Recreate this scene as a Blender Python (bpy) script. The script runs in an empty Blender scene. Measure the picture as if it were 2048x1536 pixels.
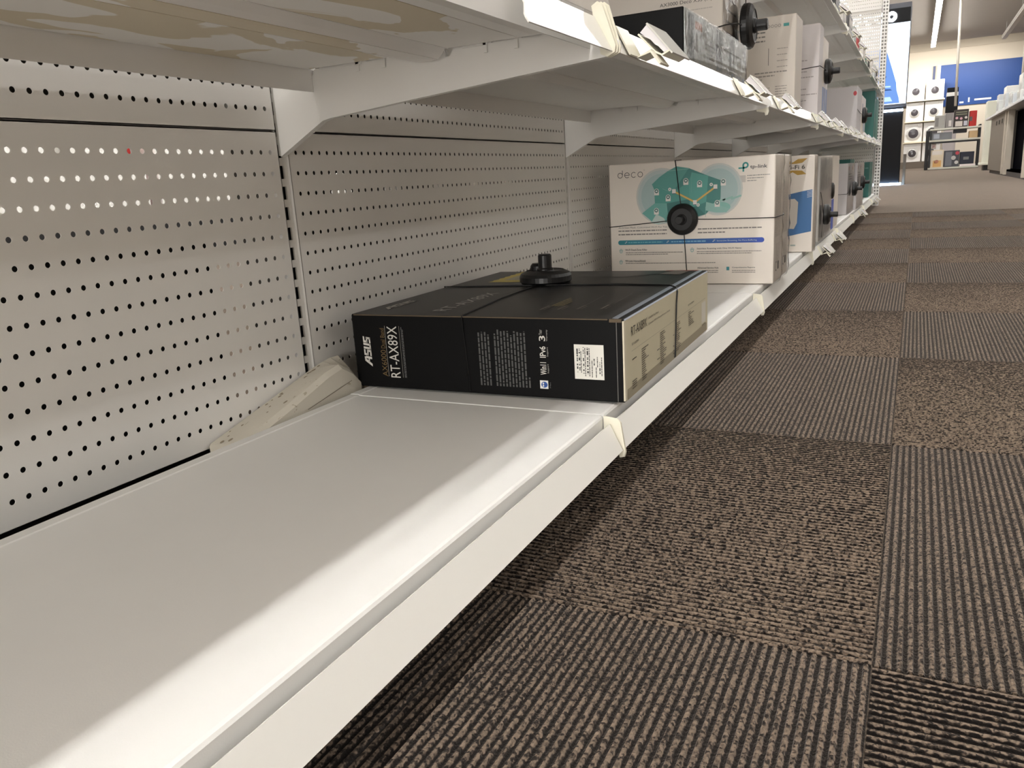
import bpy, bmesh, math, random
from mathutils import Vector, Matrix
random.seed(7)
SC = bpy.context.scene
COL = SC.collection

# ------------------------------------------------------------------ camera
cam_d = bpy.data.cameras.new('camera')
cam = bpy.data.objects.new('camera', cam_d)
COL.objects.link(cam)
cam_d.sensor_fit = 'HORIZONTAL'
cam_d.sensor_width = 36.0
cam_d.lens = 36.0 * 1575.85 / 2048
cam_d.clip_start = .02
cam_d.clip_end = 200
def rodrigues(w):
    v = Vector(w); th = v.length
    return Matrix.Rotation(th, 3, v / th)
Rw = rodrigues((.2583, .4650, -.0001))
B0 = Matrix(((1, 0, 0), (0, 0, -1), (0, 1, 0)))
Rc = Rw @ B0                                    # rows: right, down, forward
right, down, fwd = Rc[0], Rc[1], Rc[2]
M = Matrix((right, -down, -fwd)).transposed().to_4x4()
M.translation = (.6908, -.7723, .3438)
cam.matrix_world = M
SC.camera = cam

# ------------------------------------------------------------------ exposure, world, lamps
vs = SC.view_settings
SC.display_settings.display_device = 'sRGB'
vs.view_transform = 'Standard'; vs.look = 'None'; vs.gamma = 1; vs.use_curve_mapping = False
vs.exposure = 0.0
LAMP = 43.0            # radiance of the ceiling strips
LAMP_X = (.945, -1.06)
DIM_X = (4.955, 8.965)                           # rows running at lower output
LAMP_DIM = 17.0
LAMP_Z = 3.9
COOL = (.62, .78, 1.0)
wd = bpy.data.worlds.new('world'); SC.world = wd
wd.use_nodes = True
wd.node_tree.nodes['Background'].inputs[0].default_value = (1, 1, 1, 1)
wd.node_tree.nodes['Background'].inputs[1].default_value = .05
def area(name, loc, size, size_y, power, rot=(0, 0, 0), col=(1, .96, .9)):
    l = bpy.data.lights.new(name, 'AREA'); l.shape = 'RECTANGLE'; l.size = size; l.size_y = size_y
    l.energy = power; l.color = col
    o = bpy.data.objects.new(name, l); COL.objects.link(o); o.location = loc; o.rotation_euler = rot
    return o
area('wall_spot_light', (1.2, 32.2, 3.7), 4.5, .3, 150, (math.radians(35), 0, 0))
area('cavity_fill_light', (.35, -5.9, 1.05), 3.2, 1.9, 330, (math.radians(90), 0, 0), (1, .97, .93))  # unseen fill light added behind the camera to brighten the shelf cavity

# ------------------------------------------------------------------ helpers
def lin(c):
    return tuple(((x / 255) / 12.92 if x <= 10 else (((x / 255) + .055) / 1.055) ** 2.4) for x in c)
def L4(c): return lin(c) + (1,)
MATS = {}
def mat(name, rgb, rough=.5, metal=0., coat=0., noise=0., nscale=8., bump=0., bscale=400., spec=.5, emit=None, estr=0.):
    if name in MATS: return MATS[name]
    m = bpy.data.materials.new(name); m.use_nodes = True
    nt = m.node_tree; b = nt.nodes['Principled BSDF']
    b.inputs['Base Color'].default_value = L4(rgb)
    b.inputs['Roughness'].default_value = rough
    b.inputs['Metallic'].default_value = metal
    b.inputs['Coat Weight'].default_value = coat
    b.inputs['Coat Roughness'].default_value = .12
    b.inputs['Specular IOR Level'].default_value = spec
    if emit:
        b.inputs['Emission Color'].default_value = tuple(emit) + (1,)
        b.inputs['Emission Strength'].default_value = estr
    if noise > 0 or bump > 0:
        tc = nt.nodes.new('ShaderNodeTexCoord')
    if noise > 0:
        n = nt.nodes.new('ShaderNodeTexNoise'); n.inputs['Scale'].default_value = nscale; n.inputs['Detail'].default_value = 5
        nt.links.new(tc.outputs['Object'], n.inputs['Vector'])
        mx = nt.nodes.new('ShaderNodeMix'); mx.data_type = 'RGBA'
        c = lin(rgb)
        mx.inputs['A'].default_value = tuple(x * (1 - noise) for x in c) + (1,)
        mx.inputs['B'].default_value = tuple(min(1, x * (1 + noise)) for x in c) + (1,)
        nt.links.new(n.outputs['Fac'], mx.inputs['Factor'])
        nt.links.new(mx.outputs['Result'], b.inputs['Base Color'])
    if bump > 0:
        n2 = nt.nodes.new('ShaderNodeTexNoise'); n2.inputs['Scale'].default_value = bscale; n2.inputs['Detail'].default_value = 2
        nt.links.new(tc.outputs['Object'], n2.inputs['Vector'])
        bp = nt.nodes.new('ShaderNodeBump'); bp.inputs['Strength'].default_value = bump; bp.inputs['Distance'].default_value = .001
        nt.links.new(n2.outputs['Fac'], bp.inputs['Height'])
        nt.links.new(bp.outputs['Normal'], b.inputs['Normal'])
    MATS[name] = m
    return m
def emis(name, rgb, s):
    if name in MATS: return MATS[name]
    m = bpy.data.materials.new(name); m.use_nodes = True
    nt = m.node_tree; nt.nodes.clear()
    e = nt.nodes.new('ShaderNodeEmission'); e.inputs[0].default_value = tuple(rgb) + (1,); e.inputs[1].default_value = s
    o = nt.nodes.new('ShaderNodeOutputMaterial'); nt.links.new(e.outputs[0], o.inputs[0])
    MATS[name] = m; return m

class MB:
    """collects solids, built as ONE mesh object"""
    def __init__(s): s.v = []; s.f = []; s.c = []; s.sm = []
    def add(s, vs, fs, smooth=False):
        k = len(s.v); s.v += [tuple(p) for p in vs]
        for f in fs: s.f.append(tuple(i + k for i in f)); s.sm.append(smooth)
        return s
    def box(s, x0, x1, y0, y1, z0, z1, bev=0., seg=2):
        if bev <= 0:
            vs_ = [(x, y, z) for z in (z0, z1) for y in (y0, y1) for x in (x0, x1)]
            return s.add(vs_, [(0, 2, 3, 1), (4, 5, 7, 6), (0, 1, 5, 4), (2, 6, 7, 3), (0, 4, 6, 2), (1, 3, 7, 5)])
        bm = bmesh.new()
        r = bmesh.ops.create_cube(bm, size=1)
        for q in bm.verts:
            q.co = (x0 + (q.co.x + .5) * (x1 - x0), y0 + (q.co.y + .5) * (y1 - y0), z0 + (q.co.z + .5) * (z1 - z0))
        bmesh.ops.bevel(bm, geom=bm.edges[:], offset=bev, segments=seg, profile=.5, affect='EDGES')
        return s.bm(bm)
    def bm(s, bm):
        bm.verts.index_update()
        s.add([q.co[:] for q in bm.verts], [[q.index for q in f.verts] for f in bm.faces]); bm.free(); return s
    def prism(s, prof, a0, a1, axis='y'):
        """closed polygon profile extruded along an axis; prof in (x,z) for y, (y,z) for x, (x,y) for z"""
        n = len(prof)
        def P(p, a): return {'y': (p[0], a, p[1]), 'x': (a, p[0], p[1]), 'z': (p[0], p[1], a)}[axis]
        vs_ = [P(p, a0) for p in prof] + [P(p, a1) for p in prof]
        fs = [tuple(range(n))[::-1], tuple(range(n, 2 * n))] + [(i, (i + 1) % n, n + (i + 1) % n, n + i) for i in range(n)]
        return s.add(vs_, fs)
    def lathe(s, prof, c=(0, 0, 0), axis='z', n=32):
        """(radius, height) profile spun round an axis through c"""
        vs_ = []; fs = []
        for (r, h) in prof:
            for i in range(n):
                a = 2 * math.pi * i / n; p = (r * math.cos(a), r * math.sin(a), h)
                p = {'z': p, 'y': (p[0], -p[2], p[1]), 'x': (p[2], p[0], p[1])}[axis]
                vs_.append((p[0] + c[0], p[1] + c[1], p[2] + c[2]))
        m = len(prof)
        for j in range(m - 1):
            for i in range(n):
                fs.append((j * n + i, j * n + (i + 1) % n, (j + 1) * n + (i + 1) % n, (j + 1) * n + i))
        fs.append(tuple(range(n))[::-1]); fs.append(tuple(range((m - 1) * n, m * n)))
        return s.add(vs_, fs, smooth=False)
    def tube(s, pts, r, n=6):
        pts = [Vector(p) for p in pts]; vs_ = []; fs = []
        for i, p in enumerate(pts):
            d = (pts[min(i + 1, len(pts) - 1)] - pts[max(i - 1, 0)]).normalized()
            u = d.cross(Vector((0, 0, 1)))
            if u.length < .05: u = d.cross(Vector((1, 0, 0)))
            u.normalize(); w = d.cross(u)
            for k in range(n):
                a = 2 * math.pi * k / n; vs_.append(p + r * (math.cos(a) * u + math.sin(a) * w))
        for i in range(len(pts) - 1):
            for k in range(n):
                fs.append((i * n + k, i * n + (k + 1) % n, (i + 1) * n + (k + 1) % n, (i + 1) * n + k))
        fs.append(tuple(range(n))); fs.append(tuple(range((len(pts) - 1) * n, len(pts) * n)))
        return s.add(vs_, fs, smooth=True)
    def mesh(s, name, m):
        me = bpy.data.meshes.new(name); me.from_pydata(s.v, [], s.f)
        me.polygons.foreach_set('use_smooth', s.sm)
        me.materials.append(m)
        bm = bmesh.new(); bm.from_mesh(me); bmesh.ops.recalc_face_normals(bm, faces=bm.faces[:]); bm.to_mesh(me); bm.free()
        me.update(); return me
    def build(s, name, m, parent=None, loc=None, rz=0.):
        return link(name, s.mesh(name, m), parent, loc, rz)
def link(name, me, parent=None, loc=None, rz=0.):
    o = bpy.data.objects.new(name, me); COL.objects.link(o)
    if parent: o.parent = parent
    if loc: o.location = loc
    if rz: o.rotation_euler.z = rz
    return o
def tag(o, label=None, cat=None, group=None, kind=None):
    if label: o['label'] = label
    if cat: o['category'] = cat
    if group: o['group'] = group
    if kind: o['kind'] = kind
    return o
def thing(name, label, cat, loc=(0, 0, 0), rz=0., group=None):
    o = bpy.data.objects.new(name, None); o.empty_display_size = .02; COL.objects.link(o)
    o.location = loc; o.rotation_euler.z = rz
    return tag(o, label, cat, group)
def dup(root, loc, rz=None, label=None, group=None):
    r = root.copy(); COL.objects.link(r); r.location = loc
    if rz is not None: r.rotation_euler.z = rz
    if label: r['label'] = label
    if group: r['group'] = group
    for ch in root.children:
        c = ch.copy(); COL.objects.link(c); c.parent = r
        for g in ch.children:
            d = g.copy(); COL.objects.link(d); d.parent = c
    return r
ORD = ['zeroth', 'first', 'second', 'third', 'fourth', 'fifth', 'sixth', 'seventh', 'eighth', 'ninth']

# ---- printing: flat ink polygons carrying their own colours
def ink_material(name, rough, coat):
    m = bpy.data.materials.new(name); m.use_nodes = True
    b = m.node_tree.nodes['Principled BSDF']
    a = m.node_tree.nodes.new('ShaderNodeAttribute'); a.attribute_name = 'ink'
    m.node_tree.links.new(a.outputs['Color'], b.inputs['Base Color'])
    b.inputs['Roughness'].default_value = rough; b.inputs['Coat Weight'].default_value = coat
    return m
INK = ink_material('printed_ink', .45, .15)
TXT = {}
def text_mesh(s, bold=0.):
    k = (s, bold)
    if k in TXT: return TXT[k]
    cu = bpy.data.curves.new('t', 'FONT'); cu.body = s; cu.resolution_u = 3; cu.offset = bold
    o = bpy.data.objects.new('t', cu); COL.objects.link(o)
    dg = bpy.context.evaluated_depsgraph_get(); dg.update()
    me = bpy.data.meshes.new_from_object(o.evaluated_get(dg))
    vs_ = [(p.co.x, p.co.y) for p in me.vertices]; fs = [tuple(p.vertices) for p in me.polygons]
    bpy.data.objects.remove(o); bpy.data.curves.remove(cu); bpy.data.meshes.remove(me)
    x0 = min(p[0] for p in vs_); x1 = max(p[0] for p in vs_); y0 = min(p[1] for p in vs_); y1 = max(p[1] for p in vs_)
    TXT[k] = ([((x - x0) / (x1 - x0), (y - y0) / (y1 - y0)) for x, y in vs_], fs)
    return TXT[k]
class Print:
    """ink on one face: O origin, U and V unit directions, N outward"""
    def __init__(s, O, U, V): s.O = Vector(O); s.U = Vector(U); s.V = Vector(V); s.N = s.U.cross(s.V); s.v = []; s.f = []; s.c = []
    def pts(s, uv, fs, col, layer=1):
        k = len(s.v); c = L4(col)
        s.v += [tuple(s.O + s.U * u + s.V * v + s.N * (.00025 * layer)) for u, v in uv]
        for f in fs: s.f.append(tuple(i + k for i in f)); s.c.append(c)
        return s
    def poly(s, uv, col, layer=1): return s.pts(uv, [tuple(range(len(uv)))], col, layer)
    def rect(s, u0, v0, u1, v1, col, layer=1): return s.poly([(u0, v0), (u1, v0), (u1, v1), (u0, v1)], col, layer)
    def grad(s, u0, v0, u1, v1, ca, cb, n=10, layer=1):
        for i in range(n):
            t = i / (n - 1); c = tuple(a + (b - a) * t for a, b in zip(ca, cb))
            s.rect(u0 + (u1 - u0) * i / n, v0, u0 + (u1 - u0) * (i + 1) / n, v1, c, layer)
        return s
    def ell(s, u, v, ru, rv, col, layer=1, n=28):
        return s.poly([(u + ru * math.cos(2 * math.pi * i / n), v + rv * math.sin(2 * math.pi * i / n)) for i in range(n)], col, layer)
    def ring(s, u, v, r0, r1, col, layer=1, n=28, a0=0, a1=360):
        p = [];
        for i in range(n + 1):
            a = math.radians(a0 + (a1 - a0) * i / n); p += [(u + r0 * math.cos(a), v + r0 * math.sin(a)), (u + r1 * math.cos(a), v + r1 * math.sin(a))]
        return s.pts(p, [(2 * i, 2 * i + 1, 2 * i + 3, 2 * i + 2) for i in range(n)], col, layer)
    def line(s, a, b, w, col, layer=1):
        a = Vector(a); b = Vector(b); d = (b - a).normalized(); n = Vector((-d.y, d.x)) * w / 2
        return s.poly([tuple(a - n), tuple(b - n), tuple(b + n), tuple(a + n)], col, layer)
    def text(s, t, u0, v0, u1, v1, col, rot=0, layer=2, bold=0.):
        vs_, fs = text_mesh(t, bold)
        if rot == 90: uv = [(u1 - y * (u1 - u0), v0 + x * (v1 - v0)) for x, y in vs_]
        elif rot == -90: uv = [(u0 + y * (u1 - u0), v1 - x * (v1 - v0)) for x, y in vs_]
        else: uv = [(u0 + x * (u1 - u0), v0 + y * (v1 - v0)) for x, y in vs_]
        return s.pts(uv, fs, col, layer)
    def greek(s, u0, v0, u1, v1, h, col, layer=2, rot=0, ragged=.25, rnd=None):
        """print too small to read: a line of word-long dashes"""
        rnd = rnd or random
        if rot == 0:
            x = u0
            while x < u1:
                w = min(h * rnd.uniform(1.2, 4.5), u1 - x); s.rect(x, v0, x + w, v0 + h, col, layer); x += w + h * .55
        else:
            y = v0
            while y < v1:
                w = min(h * rnd.uniform(1.2, 4.5), v1 - y); s.rect(u0, y, u0 + h, y + w, col, layer); y += w + h * .55
        return s
    def para(s, u0, v1, u1, lines, pitch, h, col, layer=2, ragged=.25):
        for i in range(lines):
            s.greek(u0, v1 - pitch * (i + 1), u1 - (u1 - u0) * random.uniform(0, ragged), 0, h, col, layer)
        return s
    def build(s, name, parent, label=None, m=None):
        me = bpy.data.meshes.new(name); me.from_pydata(s.v, [], s.f)
        at = me.color_attributes.new('ink', 'FLOAT_COLOR', 'CORNER')
        i = 0
        for p, c in zip(me.polygons, s.c):
            for _ in p.vertices: at.data[i].color = c; i += 1
        me.materials.append(m or INK); me.update()
        o = link(name, me, parent)
        if label: o['label'] = label
        return o

# ------------------------------------------------------------------ materials
WHITE = mat('white_powder_coat', (243, 242, 239), rough=.42, noise=.025, nscale=14, bump=.05, bscale=900)
PEG = mat('white_pegboard_paint', (241, 239, 235), rough=.5, noise=.03, nscale=9, bump=.08, bscale=1300)
STRIP = mat('white_ticket_strip', (236, 234, 228), rough=.3, coat=.3)
CREAM = mat('cream_plastic', (238, 234, 216), rough=.35, noise=.02)
BLACKPL = mat('black_plastic', (14, 14, 15), rough=.38, bump=.05, bscale=500)
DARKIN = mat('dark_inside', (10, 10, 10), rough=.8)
PAPER = mat('white_paper', (236, 233, 238), rough=.6)
def stained(name, base, stain, scale, thr):
    m = bpy.data.materials.new(name); m.use_nodes = True; nt = m.node_tree; b = nt.nodes['Principled BSDF']
    tc = nt.nodes.new('ShaderNodeTexCoord'); mp = nt.nodes.new('ShaderNodeMapping'); mp.inputs['Scale'].default_value = (1.6, .75, 1)
    nt.links.new(tc.outputs['Object'], mp.inputs['Vector'])
    n = nt.nodes.new('ShaderNodeTexNoise'); n.inputs['Scale'].default_value = scale; n.inputs['Detail'].default_value = 3; n.inputs['Roughness'].default_value = .45
    n.inputs['Distortion'].default_value = .8
    nt.links.new(mp.outputs[0], n.inputs['Vector'])
    r = nt.nodes.new('ShaderNodeValToRGB'); r.color_ramp.elements[0].position = thr; r.color_ramp.elements[1].position = thr + .012
    nt.links.new(n.outputs['Fac'], r.inputs[0])
    mx = nt.nodes.new('ShaderNodeMix'); mx.data_type = 'RGBA'
    mx.inputs['A'].default_value = L4(base); mx.inputs['B'].default_value = L4(stain)
    nt.links.new(r.outputs[0], mx.inputs['Factor']); nt.links.new(mx.outputs['Result'], b.inputs['Base Color'])
    b.inputs['Roughness'].default_value = .5
    return m
UNDER = stained('tape_residue_steel', (240, 238, 234), (214, 203, 180), 10, .5)
FOAM = stained('dirty_white_foam', (214, 208, 194), (182, 172, 152), 120, .70)

def film_material():
    m = bpy.data.materials.new('clear_shrink_film'); m.use_nodes = True; nt = m.node_tree; nt.nodes.clear()
    o = nt.nodes.new('ShaderNodeOutputMaterial'); mx = nt.nodes.new('ShaderNodeMixShader')
    t = nt.nodes.new('ShaderNodeBsdfTransparent'); g = nt.nodes.new('ShaderNodeBsdfGlossy'); g.inputs['Roughness'].default_value = .12
    lw = nt.nodes.new('ShaderNodeLayerWeight'); lw.inputs[0].default_value = .22
    tc = nt.nodes.new('ShaderNodeTexCoord'); n = nt.nodes.new('ShaderNodeTexNoise'); n.inputs['Scale'].default_value = 28
    mp = nt.nodes.new('ShaderNodeMapping'); mp.inputs['Scale'].default_value = (1, 1, .25)
    bp = nt.nodes.new('ShaderNodeBump'); bp.inputs['Strength'].default_value = .6; bp.inputs['Distance'].default_value = .006
    nt.links.new(tc.outputs['Object'], mp.inputs[0]); nt.links.new(mp.outputs[0], n.inputs['Vector']); nt.links.new(n.outputs['Fac'], bp.inputs['Height'])
    nt.links.new(bp.outputs[0], g.inputs['Normal'])
    nt.links.new(lw.outputs['Fresnel'], mx.inputs[0]); nt.links.new(t.outputs[0], mx.inputs[1]); nt.links.new(g.outputs[0], mx.inputs[2])
    nt.links.new(mx.outputs[0], o.inputs[0]); return m
FILM = film_material()

def carpet_material(name, striped):
    m = bpy.data.materials.new(name); m.use_nodes = True; nt = m.node_tree; b = nt.nodes['Principled BSDF']
    b.inputs['Roughness'].default_value = .95; b.inputs['Specular IOR Level'].default_value = .1
    b.inputs['Sheen Weight'].default_value = .22; b.inputs['Sheen Roughness'].default_value = .5; b.inputs['Sheen Tint'].default_value = (.8, .7, .62, 1)
    tc = nt.nodes.new('ShaderNodeTexCoord')
    def math_(op, a, v=None):
        n = nt.nodes.new('ShaderNodeMath'); n.operation = op
        if isinstance(a, (int, float)): n.inputs[0].default_value = a
        else: nt.links.new(a, n.inputs[0])
        if v is not None:
            if isinstance(v, (int, float)): n.inputs[1].default_value = v
            else: nt.links.new(v, n.inputs[1])
        return n.outputs[0]
    oi = nt.nodes.new('ShaderNodeObjectInfo')
    off = nt.nodes.new('ShaderNodeVectorMath'); off.operation = 'ADD'
    mulr = math_('MULTIPLY', oi.outputs['Random'], 40.)
    cb = nt.nodes.new('ShaderNodeCombineXYZ'); nt.links.new(mulr, cb.inputs[0]); nt.links.new(mulr, cb.inputs[1])
    nt.links.new(tc.outputs['Object'], off.inputs[0]); nt.links.new(cb.outputs[0], off.inputs[1])
    def noise(scale, vec, detail=2, dist=0.):
        n = nt.nodes.new('ShaderNodeTexNoise'); n.inputs['Scale'].default_value = scale; n.inputs['Detail'].default_value = detail
        n.inputs['Distortion'].default_value = dist
        nt.links.new(vec, n.inputs['Vector']); return n.outputs['Fac']
    yarn = noise(330, off.outputs[0], 2); cloud = noise(60, off.outputs[0], 3); big = noise(7, off.outputs[0], 2)
    if striped:
        sp = nt.nodes.new('ShaderNodeSeparateXYZ'); nt.links.new(tc.outputs['Object'], sp.inputs[0])
        wob = math_('MULTIPLY', math_('SUBTRACT', noise(230, off.outputs[0], 1), .5), .0030)
        x = math_('ADD', math_('ADD', sp.outputs[0], .25), wob)
        fr = math_('FRACT', math_('DIVIDE', x, .5 / 73))
        tri = math_('ABSOLUTE', math_('SUBTRACT', fr, .5))              # 0 at rib centre, .5 between ribs
        rib = nt.nodes.new('ShaderNodeMapRange'); rib.inputs['From Min'].default_value = .2; rib.inputs['From Max'].default_value = .3
        rib.inputs['To Min'].default_value = 1; rib.inputs['To Max'].default_value = 0
        nt.links.new(tri, rib.inputs['Value'])
        speck = nt.nodes.new('ShaderNodeMapRange'); speck.inputs['From Min'].default_value = .36; speck.inputs['From Max'].default_value = .50
        nt.links.new(noise(260, off.outputs[0], 2, .4), speck.inputs['Value'])
        k = math_('MULTIPLY', math_('ADD', math_('MULTIPLY', rib.outputs[0], .92), .08), math_('MULTIPLY', math_('ADD', math_('MULTIPLY', speck.outputs[0], .85), .15), math_('ADD', math_('MULTIPLY', cloud, .35), .68)))
    else:
        k = math_('MULTIPLY', noise(150, off.outputs[0], 3), .85)
    k = math_('MULTIPLY', k, math_('ADD', math_('MULTIPLY', yarn, 1.6), .2))
    k = math_('MULTIPLY', k, math_('ADD', math_('MULTIPLY', big, .3), .85))
    r = nt.nodes.new('ShaderNodeValToRGB')
    e = r.color_ramp.elements; e[0].position = .08; e[0].color = L4((26, 23, 22)) if striped else L4((60, 53, 48)); e[1].position = 1.; e[1].color = L4((134, 118, 103)) if striped else L4((168, 149, 131))
    q = e.new(.45); q.color = L4((64, 56, 50)) if striped else L4((108, 96, 85))
    nt.links.new(k, r.inputs[0]); nt.links.new(r.outputs[0], b.inputs['Base Color'])
    bp = nt.nodes.new('ShaderNodeBump'); bp.inputs['Strength'].default_value = .7; bp.inputs['Distance'].default_value = .0025
    nt.links.new(yarn, bp.inputs['Height']); nt.links.new(bp.outputs[0], b.inputs['Normal'])
    return m
CARPET = carpet_material('ribbed_carpet', True)
CARPET_FAR = carpet_material('heather_carpet', False)

# ------------------------------------------------------------------ room
def struct(name, mb, m, parent=None):
    o = mb.build(name, m, parent)
    if not parent: o['kind'] = 'structure'
    return o
RX0, RX1, RY0, RY1, RH = -7., 13., -6., 34., 4.35
TX0, TY0, NX, NY = .183, -.7284, 6, 12                        # carpet tiles, half a metre each
TX1, TY1 = TX0 + NX * .5, TY0 + NY * .5
fl = MB()
for (a, b, c, d, z) in ((RX0, TX0, RY0, RY1, 0), (TX1, RX1, RY0, RY1, 0), (TX0, TX1, RY0, TY0, 0), (TX0, TX1, TY1, RY1, 0), (TX0, TX1, TY0, TY1, -.0065)):
    fl.box(a, b, c, d, -.05, z)
floor = struct('floor', fl, CARPET_FAR)
floor['label'] = 'brown and black ribbed carpet tile floor'
ME_tile = None
def tile_mesh():
    n = 73; p = .499 / n; h = .2495
    prof = [(-h, -.006), (h, -.006)]
    top = []
    for i in range(n):
        x = -h + i * p
        top += [(x, -.0022), (x + p * .22, -.0016), (x + p * .34, 0), (x + p * .66, 0), (x + p * .78, -.0016)]
    top.append((h, -.0022))
    mb = MB(); mb.prism(prof + top[::-1], -h, h, 'y')
    return mb.mesh('carpet_tile', CARPET)
ME_tile = tile_mesh()
for i in range(NX):
    for j in range(NY):
        o = link('carpet_tile', ME_tile, floor, (TX0 + .5 * i + .25, TY0 + .5 * j + .25, random.uniform(-.0004, .0002)))
        if (i + j) % 2 == 1: o.rotation_euler.z = math.pi / 2 * random.choice((1, 3))
        else: o.rotation_euler.z = math.pi * random.choice((0, 1))
CEIL = mat('ceiling_paint', (176, 168, 158), rough=.9, noise=.03, nscale=2)
WALLM = mat('wall_paint', (212, 202, 186), rough=.8, noise=.02, nscale=3)
struct('ceiling', MB().box(RX0, RX1, RY0, RY1, RH, RH + .1), CEIL)
struct('wall_back', MB().box(RX0, RX1, RY1, RY1 + .1, 0, RH), WALLM)
struct('wall_left', MB().box(RX0 - .1, RX0, RY0, RY1, 0, RH), WALLM)
struct('wall_right', MB().box(RX1, RX1 + .1, RY0, RY1, 0, RH), WALLM)
struct('wall_front', MB().box(RX0, RX1, RY0 - .1, RY0, 0, RH), WALLM)
struct('trim_1', MB().box(RX0, RX1, RY1 - .5, RY1, RH - .2, RH).box(RX0, RX1, RY1 - .55, RY1 - .5, RH - .26, RH), mat('bulkhead_paint', (176, 166, 150), rough=.9))
# ceiling strips
HOUS = mat('lamp_housing', (225, 222, 214), rough=.4)
LAMPM = emis('lamp_diffuser', (1, .985, .96), LAMP)
LAMPD = emis('lamp_diffuser_low', (1, .985, .96), LAMP_DIM)
LAMPOFF = mat('unlit_diffuser', (226, 222, 212), rough=.5)
names = {.945: 'long lit ceiling strip running above the aisle', 4.955: 'dimmer lit ceiling strip over the open floor beyond the pale one',
         8.965: 'dimmer lit ceiling strip furthest from the shelving', -1.06: 'lit ceiling strip above the aisle behind the shelving', -5.07: 'unlit ceiling strip by the wall behind the shelving',
         2.955: 'unlit pale ceiling strip beside the lit one'}
for x in (.945, 2.955, 4.955, 8.965, -1.06, -5.07):
    y1 = 30.8 if x in (.945, 2.955) else 31.
    t = thing('ceiling_light', names[x], 'ceiling light', (x, 0, LAMP_Z), 0, 'ceiling strip lights')
    MB().box(-.07, .07, -5.5, y1, .045, .11).build('housing', HOUS, t)
    MB().box(-.06, .06, -5.45, y1 - .03, 0, .045).build('diffuser', LAMPM if x in LAMP_X else LAMPD if x in DIM_X else LAMPOFF, t)
    for k in range(9): MB().tube([(0, -5 + 4.4 * k, .11), (0, -5 + 4.4 * k, RH - LAMP_Z)], .006).build('suspension_rod', HOUS, t)

# ------------------------------------------------------------------ gondola shelving
BAY = .9; NB = 7; BAYS = list(range(-2, NB))
def bay_name(b):
    return {-2: 'the bay beside the camera', -1: 'the empty bay', 0: 'the black-box bay', 1: 'the teal-house-carton bay'}.get(b, 'the %s bay past the teal-house cartons' % ORD[b - 1])
ROWP, COLP, ROW0 = .02475, .015, .396
PH = 14 * ROWP                               # panel height
def peg_mesh():
    """perforated sheet: 58 x 13 holes, real openings; local y 0..bay, z 0..PH, face at x=0"""
    mb = MB(); t = .0009; ncol, nrow = 58, 13; r = .00275
    y00 = .0228 - COLP / 2; z00 = ROWP - ROWP / 2
    ang = [math.radians(15 + 30 * k) for k in range(12)]
    hy, hz = COLP / 2, ROWP / 2
    per = [(1, -1 / 3 + 2 / 3), (1, 1), (1 / 3, 1), (-1 / 3, 1), (-1, 1), (-1, 1 / 3), (-1, -1 / 3), (-1, -1), (-1 / 3, -1), (1 / 3, -1), (1, -1), (1, -1 / 3)]
    vs_ = []; fs = []
    for i in range(ncol):
        for j in range(nrow):
            cy = y00 + hy + i * COLP; cz = z00 + hz + j * ROWP; k = len(vs_)
            for x in (0, -t):
                vs_ += [(x, cy + p[0] * hy, cz + p[1] * hz) for p in per]
                vs_ += [(x, cy + r * math.cos(a), cz + r * math.sin(a)) for a in ang]
            for q in range(12):
                n = (q + 1) % 12
                fs += [(k + q, k + n, k + 12 + n, k + 12 + q), (k + 24 + n, k + 24 + q, k + 36 + q, k + 36 + n), (k + 12 + q, k + 12 + n, k + 36 + n, k + 36 + q)]
    mb.v = vs_; mb.f = fs; mb.sm = [False] * len(fs)
    ya, yb = .0086, BAY - .0086; y0 = y00; y1 = y00 + ncol * COLP; z0 = z00; z1 = z00 + nrow * ROWP
    mb.box(-t, 0, ya, y0, .0006, PH - .0006).box(-t, 0, y1, yb, .0006, PH - .0006)
    mb.box(-t, 0, y0, y1, .0006, z0).box(-t, 0, y0, y1, z1, PH - .0006)
    mb.box(-.016, 0, ya, ya + t, .0006, PH - .0006).box(-.016, 0, yb - t, yb, .0006, PH - .0006)
    mb.box(-.016, 0, ya, yb, .0006, .0006 + t).box(-.016, 0, ya, yb, PH - .0006 - t, PH - .0006)
    me = bpy.data.meshes.new('pegboard'); me.from_pydata(mb.v, [], mb.f); me.materials.append(PEG); me.update()
    return me
ME_peg = peg_mesh()
ME_pegr = ME_peg.copy(); ME_pegr.materials[0] = mat('reverse_shade_grey', (70, 66, 60), rough=.6)  # dark grey copy of the white sheet, shade put into its colour
PZ0 = ROW0 + .0252 - PH                      # bottom of the lowest panel
LEV = ['lowest', 'second', 'third', 'fourth', 'fifth', 'topmost']
for b in BAYS:
    for l in range(6):
        o = link('pegboard', ME_peg, None, (0, b * BAY, PZ0 + l * PH))
        tag(o, 'white perforated pegboard, %s of its stack, in %s' % (LEV[l], bay_name(b)), 'panel', 'perforated back panels')
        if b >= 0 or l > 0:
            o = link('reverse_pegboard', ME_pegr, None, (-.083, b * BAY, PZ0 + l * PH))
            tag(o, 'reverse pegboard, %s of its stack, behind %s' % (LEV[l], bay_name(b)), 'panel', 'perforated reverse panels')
o = MB().box(-.10, .01, BAYS[0] * BAY, NB * BAY, PZ0 + 6 * PH + .001, PZ0 + 6 * PH + .03, .003).build('light_block_cap', WHITE); tag(o, 'white cap added over the shelving run to keep light out, above the view', 'rail')  # unseen cap added to keep ceiling light out of the panel cavity
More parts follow.
